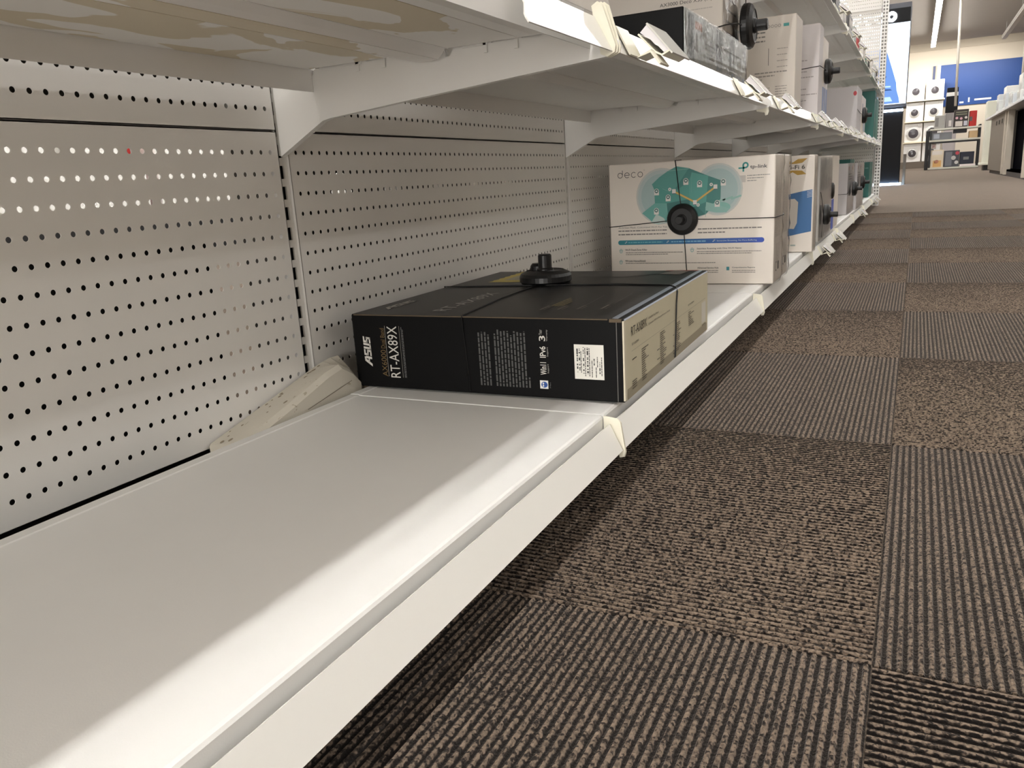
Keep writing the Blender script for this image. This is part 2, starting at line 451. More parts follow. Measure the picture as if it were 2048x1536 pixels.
# uprights with slots
def upright_mesh():
    """slotted post, front face at x=-.004, local y centred"""
    mb = MB(); H = 2.2; w = .0083; xf = -.004; xb = -.07; t = .0022
    s0, s1 = -.0060, .0024                                           # slot across y
    mb.box(xf - t, xf, -w, s0, 0, H).box(xf - t, xf, s1, w, 0, H)
    z = ROW0 - .0056 - 15 * ROWP; top = 0.
    while z < H - .03:
        mb.box(xf - t, xf, s0, s1, top, z); top = z + .0155; z += ROWP
    mb.box(xf - t, xf, s0, s1, top, H)
    return mb
ME_up = upright_mesh().mesh('upright', WHITE)
ME_web = MB().box(-.07, -.0063, -.0083, -.0073, 0, 2.2).box(-.07, -.0063, .0073, .0083, 0, 2.2).box(-.07, -.068, -.0073, .0073, 0, 2.2).mesh('web', mat('web_shade_grey', (88, 84, 78), rough=.55, metal=.2))  # post sides greyed, their shade put into the colour
ME_core = MB().box(-.06, -.009, -.0071, .0071, 0, 2.19).mesh('hollow_shade_core', DARKIN)  # dark filler standing for the shade inside the hollow post
for b in range(-1, NB + 1):
    t = link('shelf_upright', ME_up, None, (0, b * BAY, 0))
    lab = 'slotted upright %s' % ('at the near end of the empty bay' if b == -1 else 'at the far end of the shelving run' if b == NB else 'between %s and %s' % (bay_name(b - 1).replace('the ', '', 1), bay_name(b).replace('the ', '', 1)))
    if b in (0, 1): lab = ['white slotted upright beside the black router box, behind the foam wedge', 'white slotted upright behind the far end of the black router box'][b]
    tag(t, lab, 'upright', 'slotted uprights')
    link('hollow_shade', ME_core, t); link('side_web', ME_web, t)['label'] = 'side web in a grey standing for its shade'

def strip_profile(dx=0, dz=0):
    """tilted ticket strip with its foot"""
    p = [(.4100, .0862), (.4112, .0866), (.4254, .0582), (.4244, .0572), (.4040, .0605), (.4042, .0617), (.4232, .0592)]
    return [(x + dx, z + dz) for x, z in p]
def cap_profile(dz=0):
    return [(.4032, .0945 + dz), (.4190, .0925 + dz), (.4222, .0890 + dz), (.4272, .0560 + dz), (.4255, .0502 + dz), (.4205, .0490 + dz), (.4195, .0545 + dz), (.4040, .0580 + dz)]
def base_shelf_deck():
    mb = MB(); y0, y1 = .0012, BAY - .0012
    z = .0945
    prof = [(.0600, z - .030), (.0600, z + .0002), (.0612, z + .0010), (.0735, z + .0010), (.0745, z + .0002), (.0760, z), (.3985, z), (.4010, z - .0008), (.4022, z - .003),
            (.4022, z - .0345), (.4008, z - .0345), (.4008, z - .0045), (.3990, z - .0016), (.0760, z - .0016), (.0742, z - .001), (.0728, z - .0004), (.0620, z - .0004), (.0614, z - .030)]
    mb.prism(prof, y0, y1, 'y'); return mb
def shelf_thing_base(b):
    lab = ['white base shelf beside the camera, out of view', 'white empty base shelf in front of the foam wedge', 'white base shelf under the black router box', 'white base shelf under the teal-house cartons'][b + 2] if b < 2 else 'white base shelf of %s' % bay_name(b)
    t = thing('base_shelf', lab, 'shelf', (0, b * BAY, 0), 0, 'base shelves'); return t
MEs = {}
MEs['bdeck'] = base_shelf_deck().mesh('deck', WHITE)
MEs['bstrip'] = MB().prism(strip_profile(), .004, BAY - .0045).mesh('ticket_strip', STRIP)
MEs['bcap'] = MB().prism(cap_profile(), -.0022, -.0004).prism(cap_profile(-.001), .0004, .0018).mesh('end_cap', CREAM)
MEs['kick'] = MB().box(.318, .33, .001, BAY - .001, 0, .06).box(.06, .33, .43, .45, 0, .06).mesh('kick_plate', mat('dark_kick', (40, 40, 42), rough=.5))
MEs['bbrk'] = MB().box(-.002, .40, .001, .004, .03, .0618).box(-.002, .40, BAY - .004, BAY - .001, .03, .0618).mesh('base_bracket', DARKIN)
for b in BAYS:
    t = shelf_thing_base(b)
    link('deck', MEs['bdeck'], t, (0, 0, .0006 * (b >= 0))); link('ticket_strip', MEs['bstrip'], t); link('end_cap', MEs['bcap'], t); link('kick_plate', MEs['kick'], t); link('base_bracket', MEs['bbrk'], t)

# hanging shelves
SZ = (.4995, .8700)                             # deck tops
def deck_mesh():
    mb = MB(); y0, y1 = .0040, BAY - .0040
    prof = [(.0595, -.0400), (.0595, -.0107), (.0610, -.0095), (.3985, -.0095), (.4010, -.0103), (.4022, -.0125), (.4022, -.0345), (.4010, -.0345), (.4010, -.0115), (.3985, -.0107), (.0612, -.0107), (.0606, -.0115), (.0606, -.0400)]
    mb.prism(prof, y0, y1, 'y')
    mb.box(.0612, .4005, .0095, BAY - .0095, -.0155, -.0108)
    return mb
def rib_mesh():
    mb = MB(); y0, y1 = .010, BAY - .010
    pr = [(.174, -.0155), (.186, -.0158), (.203, -.0200), (.210, -.0252), (.228, -.0256), (.235, -.0250), (.2395, -.0210), (.2440, -.0158), (.246, -.0155)]
    mb.prism(pr, y0, y1, 'y')
    mb.box(.247, .2478, y0, y1, -.0165, -.0153)
    mb.prism([(.330, -.0154), (.336, -.0175), (.350, -.0175), (.357, -.0154)], .02, BAY - .02, 'y')
    return mb
def tab_mesh():
    mb = MB()
    for s in (0, 1):
        y = .0042 if s == 0 else BAY - .0062
        for x in (.127, .162, .289, .324): mb.box(x - .0022, x + .0022, y, y + .002, -.0245, -.0120)
        for (xa, xb) in ((.108, .132), (.262, .290)): mb.box(xa, xb, y, y + .002, -.0172, -.0120)
    return mb
def bracket_profile(z):
    return [(-.004, .393 - .4995 + z), (.000, .392 - .4995 + z), (.0692, .4272 - .4995 + z), (.080, .4292 - .4995 + z), (.1924, .4386 - .4995 + z), (.4180, .4560 - .4995 + z), (.4262, .4575 - .4995 + z), (.4305, .4620 - .4995 + z),
            (.4308, .4690 - .4995 + z), (.4120, .4885 - .4995 + z), (.4030, .4840 - .4995 + z), (.2500, .4840 - .4995 + z), (.246, .4770 - .4995 + z), (.240, .4770 - .4995 + z), (.2385, .4840 - .4995 + z), (.064, .4840 - .4995 + z), (.063, .478 - .4995 + z), (.060, .478 - .4995 + z), (.060, .4840 - .4995 + z), (.004, .4840 - .4995 + z), (-.004, .4840 - .4995 + z)]
MEs['deck'] = deck_mesh().mesh('deck', WHITE)
MEs['deckdirty'] = MB().box(.0625, .173, .02, BAY - .012, -.0160, -.0154).box(.248, .329, .02, BAY - .012, -.0160, -.0154).box(.358, .398, .02, BAY - .012, -.0160, -.0154).prism([(.2028, -.0205), (.210, -.0256), (.228, -.0260), (.2352, -.0254), (.235, -.0250), (.228, -.0256), (.210, -.0252), (.203, -.0200)], .02, BAY - .012, 'y').mesh('tape_residue', UNDER)
MEs['rib'] = rib_mesh().mesh('stiffener_rib', WHITE)
MEs['tabs'] = tab_mesh().mesh('side_tab', WHITE)
MEs['strip'] = MB().prism(strip_profile(0, -.0968), .004, BAY - .0045).mesh('ticket_strip', STRIP)
MEs['cap'] = MB().prism(cap_profile(-.1048), -.0022, -.0004).prism(cap_profile(-.1055), .0004, .0018).mesh('end_cap', CREAM)
def brk_mesh(y):
    mb = MB(); mb.prism(bracket_profile(0), y - .0011, y + .0011, 'y')
    lip = [(.0005, -.1055), (.0692, -.0702), (.080, -.0682), (.1924, -.0588), (.418, -.0414)]
    for i in range(len(lip) - 1):
        a, c = lip[i], lip[i + 1]
        mb.prism([(a[0], a[1] - .0022), (c[0], c[1] - .0022), (c[0], c[1] - .0012), (a[0], a[1] - .0012)], y - .0022, y + .0022, 'y')
    return mb.mesh('bracket', WHITE)
MEs['brk0'] = brk_mesh(.0024); MEs['brk1'] = brk_mesh(BAY - .0024)
for l, z in enumerate(SZ):
    for b in BAYS:
        lab = ('white hanging shelf beside the camera, out of view' if b < -1 else 'white empty hanging shelf with tan tape residue underneath' if b < 0 else 'white hanging shelf over the black router box' if b == 0 else 'white hanging shelf over the teal-house cartons' if b == 1 else 'white lower hanging shelf of %s' % bay_name(b)) if l == 0 else 'white upper hanging shelf of %s' % bay_name(b)
        t = thing('hanging_shelf', lab, 'shelf', (0, b * BAY, z), 0, 'lower hanging shelves' if l == 0 else 'upper hanging shelves')
        d = link('deck', MEs['deck'], t)
        if b < 0 and l == 0: link('residue_sheet', MEs['deckdirty'], t)['label'] = 'tan tape residue under the deck'
        link('stiffener_rib', MEs['rib'], t); link('side_tab', MEs['tabs'], t)
        link('bracket', MEs['brk0'], t); link('bracket', MEs['brk1'], t)
        if not (b < 0 and l == 0):
            link('ticket_strip', MEs['strip'], t)
            if not (b == 0 and l == 0): link('end_cap', MEs['cap'], t)
        else:
            # a remnant of strip with a ragged end, and the nested clear-cream strip ends
            zz = -.0945
            a, c = (.4100, .0870 + zz), (.4272, .0545 + zz)
            n = 10; vs_ = []; 
            rag = [-.172, -.176, -.178, -.187, -.183, -.184, -.188, -.192, -.196, -.197, -.196]
            for k in range(n + 1):
                u = k / n; x = a[0] + (c[0] - a[0]) * u; zq = a[1] + (c[1] - a[1]) * u
                vs_ += [(x, BAY + rag[k], zq), (x, BAY - .004, zq), (x - .0012, BAY + rag[k], zq - .0006), (x - .0012, BAY - .004, zq - .0006)]
            fs = []
            for k in range(n):
                q = 4 * k; fs += [(q, q + 1, q + 5, q + 4), (q + 2, q + 6, q + 7, q + 3), (q, q + 4, q + 6, q + 2), (q + 1, q + 3, q + 7, q + 5)]
            fs += [(0, 2, 3, 1), (4 * n, 4 * n + 1, 4 * n + 3, 4 * n + 2)]
            o = MB().add(vs_, fs).build('ticket_strip', STRIP, t); o['label'] = 'short ticket strip with a torn end'
            for k in range(3):
                pr = [(.4068 + .002 * k, .0965 + zz), (.4130 + .002 * k, .1000 + zz), (.4175 + .002 * k, .0965 + zz), (.4300 + .0012 * k, .0590 + zz), (.4290 + .0012 * k, .0535 + zz), (.4215, .0500 + zz), (.4150, .0530 + zz)]
                o = MB().prism(pr, BAY - .0100 + .0040 * k, BAY - .0082 + .0040 * k, 'y').build('strip_end', CREAM, t)
            # grey front lip plate standing on the shelf edge
            pts = [(-.40, .0), (-.40, .022), (.046, .022), (.052, .0195), (.055, .015), (.055, 0)]
            o = MB().prism([(BAY + p[0], p[1]) for p in pts], .4005, .4019, 'x').build('front_lip', mat('scuffed_grey_plastic', (214, 208, 200), rough=.5, noise=.12, nscale=60), t)

# end of the run: perforated panel, its upright
for l in range(6):
    o = link('end_pegboard', ME_peg, None, (.393, 6.3325, PZ0 + l * PH), math.pi / 2)
    tag(o, 'perforated end pegboard across the far end of the shelving, %s of its stack' % LEV[l], 'panel', 'perforated end panels')
mb = MB(); H = 2.2
mb.box(.388, .4335, 6.318, 6.36, 0, H)
zs = .02
fr = MB()
ys = 6.3165
for (xa, xb) in ((.388, .3945), (.4065, .4145), (.4265, .4335)): fr.box(xa, xb, ys, 6.318, 0, H)
z = 0.
while z < H - .02:
    for (xa, xb) in ((.3945, .4065), (.4145, .4265)): fr.box(xa, xb, ys, 6.318, z, z + .0095)
    z += ROWP
t = thing('end_upright', 'white twin-slotted end upright at the far corner of the shelving', 'upright', (0, 0, 0))
fr.build('slotted_face', WHITE, t); mb.build('post_core', mat('post_core_grey', (134, 132, 128), rough=.6), t)

# ------------------------------------------------------------------ what shows through the holes: the aisle behind
t = thing('rear_shelf', 'low dark plinth in the next aisle, seen only through the panel holes', 'shelf', (-3.0, 3.2, 0))
MB().box(-.3, .2, -2.6, 2.6, 0, .27, .004).build('plinth', mat('dark_plinth', (22, 20, 20), rough=.7), t)
MB().box(-.31, -.29, -2.6, 2.6, .27, 1.8).build('back_board', mat('grey_back_board', (120, 114, 104), rough=.7), t)
wc = mat('plain_white_carton', (240, 238, 232), rough=.5)
cw = [(.72, .95, .62, wc), (1.72, 2.0, .5, mat('red_carton', (170, 30, 24), rough=.5))]
for i, (ya, yb, h, m) in enumerate([(.7, 1.28, .55, wc), (1.32, 1.62, .40, wc), (1.77, 2.02, .40, wc), (2.025, 2.08, .40, mat('red_carton', (190, 26, 20), rough=.5)), (2.2, 2.9, .58, wc), (2.95, 3.5, .5, wc), (3.55, 4.2, .56, wc)]):
    o = MB().box(-3.2, -2.82 - (.03 if i == 3 else 0), ya, yb, .271, .271 + h, .003).build('carton', m)
    tag(o, ('red carton' if i == 3 else 'plain white carton, %s along' % ORD[i + 1]) + ' in the next aisle, glimpsed through the panel holes', 'carton', 'cartons behind the perforated panels')
o = MB().box(-2.818, -2.79, 1.63, 2.10, .271, .54, .003).build('carton', wc); tag(o, 'low white carton before the red one in the next aisle, glimpsed through the panel holes', 'carton', 'cartons behind the perforated panels')
o = MB().box(-.42, -.12, -.88, -.46, .0, .288, .003).build('carton', mat('black_carton_plain', (16, 15, 16), rough=.6)); tag(o, 'black carton behind the nearest pegboard, towards the camera, seen through its holes', 'carton')
o = MB().box(-.42, -.12, -.44, -.02, .0, .296, .003).build('carton', mat('black_carton_plain', (16, 15, 16), rough=.6)); tag(o, 'black carton behind the nearest pegboard, beside the upright, seen through its holes', 'carton')

for b in (-1, 0):
    t = thing('reverse_shade_shelf', 'white shelf added to block lamp light on the reverse side behind %s' % bay_name(b), 'shelf', (-.042, b * BAY + BAY, .515), math.pi, 'shelves added on the reverse side')  # unseen shelves added to screen the panel cavity from the rear lamp
    link('deck', MEs['deck'], t); link('bracket', MEs['brk0'], t); link('bracket', MEs['brk1'], t)
# ------------------------------------------------------------------ security wraps
def disc_parts(parent, axis, c, r=.036, th=.016, knob=True):
    """round alarm body with rim, knob"""
    pr = [(r * .93, 0), (r, .003), (r, th * .55), (r * .94, th * .78), (r * .72, th), (r * .70, th * .93), (0.35 * r, th * .93), (.33 * r, th)]
    dsc = MB().lathe(pr, c, axis, 40).build('alarm_disc', BLACKPL, parent)
    if knob:
        k = r * .26
        kc = list(c)
        MB().lathe([(k * 1.25, th * .9), (k * 1.25, th * 1.1), (k, th * 1.2), (k, th + .022), (k * .85, th + .024)], tuple(kc), axis, 20).build('knob', BLACKPL, dsc)
def wire(parent, pts, r=.0011):
    return MB().tube(pts, r).build('wire', BLACKPL, parent)

# ------------------------------------------------------------------ black router box
W, Ln, Hh = .365, .442, .0952
BLK = mat('matt_black_card', (10, 10, 11), rough=.5, spec=.12, noise=.08, nscale=30)
BLKTOP = mat('glossy_black_card', (20, 20, 21), rough=.4, coat=.06, spec=.28, noise=.05, nscale=20)
BEI = mat('champagne_card', (212, 205, 178), rough=.42, metal=.1, noise=.03, nscale=40)
tb = thing('router_box', 'black router carton lying flat on the base shelf, beige end facing the aisle', 'box', (.0480, .0349, .0973), .0209)
MB().box(0, W, 0, Ln, 0, Hh, .0015, 2).build('carton_body', BLK, tb)
MB().box(.001, W - .012, .001, Ln - .001, Hh - .0002, Hh + .0003).build('lid_face', BLKTOP, tb)
MB().box(W - .001, W + .0004, .007, Ln - .001, .0008, Hh - .002).build('end_flap', BEI, tb)
MB().prism([(W - .014, Hh + .0004), (W - .0005, Hh - .0004), (W + .0006, Hh - .0022), (W - .0005, Hh - .003), (W - .0145, Hh - .001)], .004, Ln - .001, 'y').build('bevel_edge', mat('silver_blue_edge', (150, 158, 172), rough=.3, metal=.5), tb)
kraft = mat('kraft_wear', (92, 80, 64), rough=.9)
MB().box(.004, W - .018, -.0004, .0008, Hh - .0012, Hh + .0001).box(W - .016, W - .002, -.0006, .002, Hh - .0035, Hh + .0002).build('worn_edge', kraft, tb)
MB().box(W - .0012, W + .0006, -.0002, .0072, .002, Hh - .002).build('cream_edge', mat('cream_card_edge', (214, 206, 184), rough=.6), tb)
MB().box(W - .0082, W - .0076, -.0003, .0003, .001, Hh - .003).build('fold_line', mat('fold_grey', (120, 118, 114), rough=.6), tb)
# front printing
p = Print((0, -.0001, 0), (1, 0, 0), (0, 0, 1))
wt = (206, 203, 196)
# logo: slanted block letters running up the face (drawn, since it is a logotype)
def logo_asus(p, u0, v0, u1, v1, col, rot=90):
    """four square letters with a slanted long-tailed A; x along the word, y up"""
    def R(x0, y0, x1, y1): q.append([(x0, y0), (x1, y0), (x1, y1), (x0, y1)])
    q = []
    q.append([(0, 0), (.09, 0), (.235, .82), (.235, 1), (.155, 1)]); R(.155, .80, .30, 1.0); R(.245, 0, .325, .80); R(.13, .33, .245, .50)   # A
    for o in (.35, .78):                                                                                                            # S
        R(o, .80, o + .2, 1.0); R(o, .40, o + .07, .80); R(o, .40, o + .2, .60); R(o + .13, 0, o + .2, .60); R(o, 0, o + .2, .2)
    R(.57, 0, .64, 1); R(.69, 0, .76, 1); R(.57, 0, .76, .2)                                                                       # U
    for k in q:
        k = [(x + .04 * (y - .5), y) for x, y in k]
        if rot == 90: uv = [(u1 - y * (u1 - u0), v0 + x * (v1 - v0)) for x, y in k]
        else: uv = [(u0 + x * (u1 - u0), v0 + y * (v1 - v0)) for x, y in k]
        p.poly(uv, col, 2)
logo_asus(p, .0152, .028, .0264, .067, wt)
p.build('logo', tb, 'white block-letter logo')
p = Print((0, -.0001, 0), (1, 0, 0), (0, 0, 1))
gold = (104, 84, 50)
p.text('AX6000', .0410, .0152, .0490, .0500, gold, 90); p.text('Dual Band', .0425, .0520, .0490, .0780, gold, 90)
p.rect(.0500, .0154, .0504, .0812, (180, 176, 168)); p.text('RT-AX89X', .0535, .0142, .0682, .0810, wt, 90)
p.rect(.0716, .0145, .0720, .0813, (150, 147, 140)); p.greek(.0745, .0147, 0, .0800, .0011, (90, 90, 90), rot=90); p.greek(.0762, .0147, 0, .0770, .0011, (90, 90, 90), rot=90)
p.build('model_lettering', tb)
p = Print((0, -.0001, 0), (1, 0, 0), (0, 0, 1))
tops = [.077, .077, .077, .074, 0, .0755, .0805, .0785, .079, .079, .074, .079, .078, .077, .079, .024]
for i, tp in enumerate(tops):
    if tp: p.greek(.1835 + i * .0043, .0112, 0, tp, .0021, (74, 74, 73), rot=90)
for (txt, va, vb, sub) in (('3', .0682, .0745, 1), ('IPv6', .0486, .0620, 1), ('Win11', .0281, .0430, 1)):
    p.text(txt, .2635, va, .2712, vb, (216, 213, 206), 90, bold=.012)
p.text('Year', .2635, .0755, .2675, .0817, (170, 168, 162), 90); p.text('Warranty', .2722, .0682, .2748, .0817, (170, 168, 162), 90)
p.text('Support', .2722, .0500, .2748, .0612, (170, 168, 162), 90); p.text('Support', .2722, .0300, .2748, .0412, (170, 168, 162), 90)
p.rect(.2620, .0112, .2724, .0212, (228, 228, 226)); p.ell(.2677, .0162, .0040, .0036, (40, 84, 160), 2); p.ell(.2664, .0176, .0010, .0012, (228, 228, 226), 3, 12); p.ell(.2664, .0148, .0010, .0012, (228, 228, 226), 3, 12)
p.rect(.2650, .0160, .2712, .0164, (20, 50, 120), 3); p.text('Mac', .2742, .0125, .2758, .0195, (110, 110, 108), 90)
p.build('fine_print', tb)
p = Print((0, -.0001, 0), (1, 0, 0), (0, 0, 1))
p.rect(.3062, .0254, .3416, .0657, (226, 224, 216))
rnd = random.Random(3)
def bars(p, u0, u1, v0, v1, n):
    ed = sorted(rnd.uniform(v0, v1) for _ in range(n * 2))
    for i in range(n): p.rect(u0, ed[2 * i], u1, ed[2 * i + 1], (30, 30, 30), 2)
for (a, b_, c, d) in ((.3092, .3108, .033, .061), (.3118, .3135, .033, .061), (.3168, .3182, .030, .063), (.3215, .3232, .030, .063), (.3295, .3308, .042, .050), (.3360, .3375, .032, .048)):
    bars(p, a, b_, c, d, 14)
for (u, va, vb) in ((.3140, .033, .058), (.3190, .029, .062), (.3240, .029, .062), (.3270, .028, .048), (.3318, .028, .040), (.3335, .040, .052), (.3385, .030, .052)):
    p.greek(u, va, 0, vb, .0009, (40, 40, 40), rot=90, rnd=rnd)
p.build('barcode_sticker', tb, 'white barcode sticker')
# lid printing
p = Print((0, 0, Hh + .0004), (1, 0, 0), (0, 1, 0))
logo_asus(p, .020, .037, .034, .110, (176, 173, 164))
p.text('RT-AX89X', .104, .030, .124, .186, (168, 166, 160), 90); p.rect(.128, .028, .1286, .30, (96, 95, 92)); p.rect(.131, .19, .1335, .275, (70, 69, 66))
pts = []
for k in range(15):
    v = .302 + k * .0107; pts.append((.046 + .0035 * (k % 2), v))
pts2 = [(.13 - .05 * abs(k - 7) / 7 * .4 - .003 * (k % 2), .302 + k * .0107) for k in range(15)][::-1]
p.poly(pts + pts2, (186, 164, 20)); p.poly([(.064, .325), (.112, .325), (.112, .43), (.064, .43)], (150, 142, 112), 2)
p.text('WIFI 6', .078, .335, .104, .42, (60, 54, 20), 90, 3)
for i, (u, v) in enumerate([(.243, .050), (.265, .054), (.288, .058), (.317, .062)]): p.greek(u, v, 0, v + .03, .003, (112, 108, 98), rot=90); p.greek(u + .005, v, 0, v + .022, .0025, (92, 88, 80), rot=90)
for k in range(4): p.greek(.247 + .0042 * k, .078, 0, .146 - .01 * k, .0026, (128, 116, 70), rot=90)
p.line((.2895, .0870), (.2860, .170), .0006, (110, 110, 110)); p.line((.322, .1), (.318, .19), .0006, (100, 100, 100))
p.poly([(.17, .37), (.255, .36), (.30, .40), (.28, .435), (.19, .43)], (46, 46, 47), 1); p.poly([(.30, .395), (.335, .385), (.34, .425), (.315, .437)], (128, 122, 116), 2); p.rect(.30, .43, .352, .441, (130, 40, 30), 1)
p.build('lid_print', tb)
# beige end printing
p = Print((W + .0004, 0, 0), (0, 1, 0), (0, 0, 1))
dk = (66, 62, 54)
p.text('RT-AX89X', .0265, .0712, .0905, .0820, (48, 45, 40)); p.rect(.0938, .0705, .0942, .083, dk); p.text('AX6000 Dual Band', .0975, .0782, .1438, .0808, dk); p.text('12-stream WiFi 6 Ultra performance Router', .0980, .0704, .2016, .0735, dk)
p.rect(.0273, .0537, .426, .0540, (120, 114, 100)); p.rect(.0088, .0012, .4335, .0135, (160, 152, 130), 1)
p.text('RT-AX89X', .0281, .0600, .0560, .0630, dk); p.text('RT-AX89X', .306, .0600, .3446, .0626, dk)
for i in range(15): p.greek(.0665, .0470 - .0027 * i, .0665 + random.uniform(.012, .03), 0, .0013, dk)
for i, v in enumerate((.043, .0172, .0146, .0125, .0090)): p.greek(.0275, v, .045, 0, .0013, dk)
for i in range(16): p.greek(.1503, .0500 - .0027 * i, .1503 + random.uniform(.01, .032), 0, .0013, dk)
for v in (.031, .0190): p.greek(.135, v, .147, 0, .0013, dk)
for i in range(15): p.greek(.2345, .0470 - .0027 * i, .2345 + random.uniform(.01, .03), 0, .0013, dk)
for v in (.0340, .0190, .013, .0085): p.greek(.217, v, .2225, 0, .0013, dk)
for i in range(8): p.greek(.3085, .0495 - .0027 * i, .3085 + random.uniform(.008, .035), 0, .0013, dk)
p.rect(.3968, .0172, .4258, .0501, (226, 222, 210), 1); p.greek(.398, .0140, .425, 0, .0013, dk)
p.build('end_print', tb)
# wrap on the black box
sw = thing('security_wrap', 'black round security tag strapped on top of the black router box', 'security tag', (.0480, .0349, .0973), .0209)
hc = (.149, .296, Hh + .0012)
disc_parts(sw, 'z', hc, .040, .019)
MB().lathe([(.011, 0), (.011, .022), (.008, .026)], (hc[0] - .018, hc[1] + .012, hc[2] + .002), 'z', 18).build('spool', BLACKPL, sw)
g = .0014
wire(sw, [(-g, .246, .03), (-g, .246, Hh + g), (.04, .2485, Hh + g), (hc[0], hc[1] - .035, Hh + g), (.28, .274, Hh + g), (W - .014, .262, Hh + g), (W - .002, .248, Hh + .0004), (W + .0018, .238, Hh - .004), (W + .002, .232, Hh - .02), (W + .002, .223, .004), (W - .006, .222, -.0006)])
wire(sw, [(.169, .02, -.0004), (.1685, -.0014, .003), (.164, -.0014, Hh), (.164, .0012, Hh + g), (.150, .14, Hh + g), (hc[0], hc[1], Hh + g)], .0009)

# ------------------------------------------------------------------ white mesh-router cartons with the teal house
CW_, CH_, CD_ = .372, .275, .108
WCARD = mat('white_gloss_card', (240, 232, 222), rough=.38, coat=.15, noise=.012, nscale=12)
teal = (52, 140, 130)
def deco_front(body, W_=CW_, H_=CH_):
    p = Print((0, -.0001, 0), (1, 0, 0), (0, 0, 1))
    # word mark "deco" drawn as thin round strokes
    k = (52, 52, 54); x = .0212; y = .2437; r = .0062; w = .0012
    p.ring(x + r, y + r, r - w, r, k, 2); p.rect(x + 2 * r - w, y + r, x + 2 * r, y + .0172, k, 2)
    x2 = x + .0165; p.ring(x2 + r, y + r, r - w, r, k, 2, a0=0, a1=318); p.rect(x2 + w * .5, y + r - w * .5, x2 + 2 * r, y + r + w * .5, k, 2)
    x3 = x + .0325; p.ring(x3 + r, y + r, r - w, r, k, 2, a0=45, a1=315)
    x4 = x + .0480; p.ring(x4 + r, y + r, r - w, r, k, 2)
    p.text('TM', x4 + .014, y + .0145, x4 + .0168, y + .016, k)
    p.build('word_mark', body)
    p = Print((0, -.0001, 0), (1, 0, 0), (0, 0, 1))
    for f, c in ((1., (206, 210, 206)), (.93, (190, 205, 204)), (.8, (172, 197, 197))):
        p.ell(.1241, .1990, .0590 * f, .0625 * f, c, 1 + .3 * (1 - f) * 10); p.ell(.2520, .2080, .0530 * f, .0560 * f, c, 1.1 + .3 * (1 - f) * 10)
        p.ell(.185, .196, .07 * f, .050 * f, c, 1.05 + .3 * (1 - f) * 10)
    a = (86, 158, 150); bcol = (66, 136, 130); c = (108, 176, 168); d = (54, 120, 116); e = (144, 192, 184)
    p.poly([(.1026, .2266), (.1202, .2415), (.1401, .2539), (.1597, .2627), (.1871, .2573), (.187, .228), (.150, .205), (.109, .212)], a, 3)
    p.poly([(.1871, .2573), (.2304, .2383), (.258, .2274), (.2573, .1872), (.2241, .1552), (.187, .170), (.15, .205)], bcol, 3.1)
    p.poly([(.1075, .2239), (.150, .205), (.187, .228), (.1900, .170), (.136, .145), (.125, .150), (.109, .1844)], (80, 158, 148), 3.2)
    p.poly([(.0785, .1628), (.109, .1844), (.136, .1829), (.136, .141), (.1078, .138), (.094, .150)], c, 3.3)
    p.poly([(.136, .1829), (.187, .190), (.2241, .1552), (.190, .147), (.1423, .141)], d, 3.4)
    p.poly([(.187, .228), (.194, .2477), (.2304, .2383), (.2258, .1823), (.19, .170)], (88, 166, 156), 3.5)
    p.poly([(.2258, .1823), (.2455, .1766), (.2777, .1659), (.270, .158), (.2475, .1585), (.2241, .1640)], e, 3.3)
    p.ell(.2560, .1700, .0230, .0110, (134, 190, 180), 3.2)
    for q in ((.2455, .180), (.262, .184), (.280, .186)): p.line(q, (q[0] + .022, q[1] + .007), .004, (150, 194, 186), 3.2)
    p.poly([(.0990, .1400), (.112, .160), (.130, .150), (.134, .142), (.118, .136)], (196, 214, 208), 3.6)
    p.line((.1402, .2535), (.1880, .2560), .0008, (150, 200, 190), 3.8); p.line((.136, .183), (.138, .142), .0008, (150, 200, 190), 3.8); p.line((.2245, .172), (.2245, .150), .0007, (130, 186, 176), 3.8)
    p.line((.127, .2157), (.150, .205), .0008, (120, 182, 172), 3.8); p.line((.194, .2477), (.1925, .205), .0008, (110, 176, 166), 3.8)
    p.build('house_illustration', body, 'teal cutaway house illustration')
    p = Print((0, -.0001, 0), (1, 0, 0), (0, 0, 1))
    yl = (206, 168, 74); wh = (232, 230, 226)
    for a_, b_ in (((.1536, .2083), (.2010, .1830)), ((.2010, .1830), (.2462, .2137))): p.line(a_, b_, .0042, yl, 5); p.line(a_, b_, .0010, (226, 204, 140), 5.5)
    for (u, v) in ((.1536, .2083), (.2010, .1820), (.2462, .2137)): p.rect(u - .0036, v - .0052, u + .0038, v + .0048, (36, 60, 84), 6); p.rect(u - .0042, v - .0040, u + .0042, v + .0052, wh, 7)
    for (u, v) in ((.144, .2135), (.208, .1765), (.237, .2194)): p.ell(u, v, .0036, .0036, wh, 6, 16); p.ell(u, v, .0015, .0015, (120, 160, 150), 7, 10)
    for (u, v) in ((.1133, .2108), (.14, .1965), (.1806, .2305), (.2113, .2239), (.2631, .2248), (.2502, .1797), (.1123, .1680)):
        p.ell(u, v, .0056, .0056, wh, 5, 20); p.rect(u - .0056, v - .009, u + .0056, v, wh, 5.2); p.ell(u, v, .0044, .0044, (60, 110, 108), 6, 18)
        p.rect(u - .0022, v - .0018, u + .0022, v + .0018, (214, 226, 222), 7)
    p.build('network_print', body)
    p = Print((0, -.0001, 0), (1, 0, 0), (0, 0, 1))
    tq = (40, 150, 146); u, v = .3080, .2560
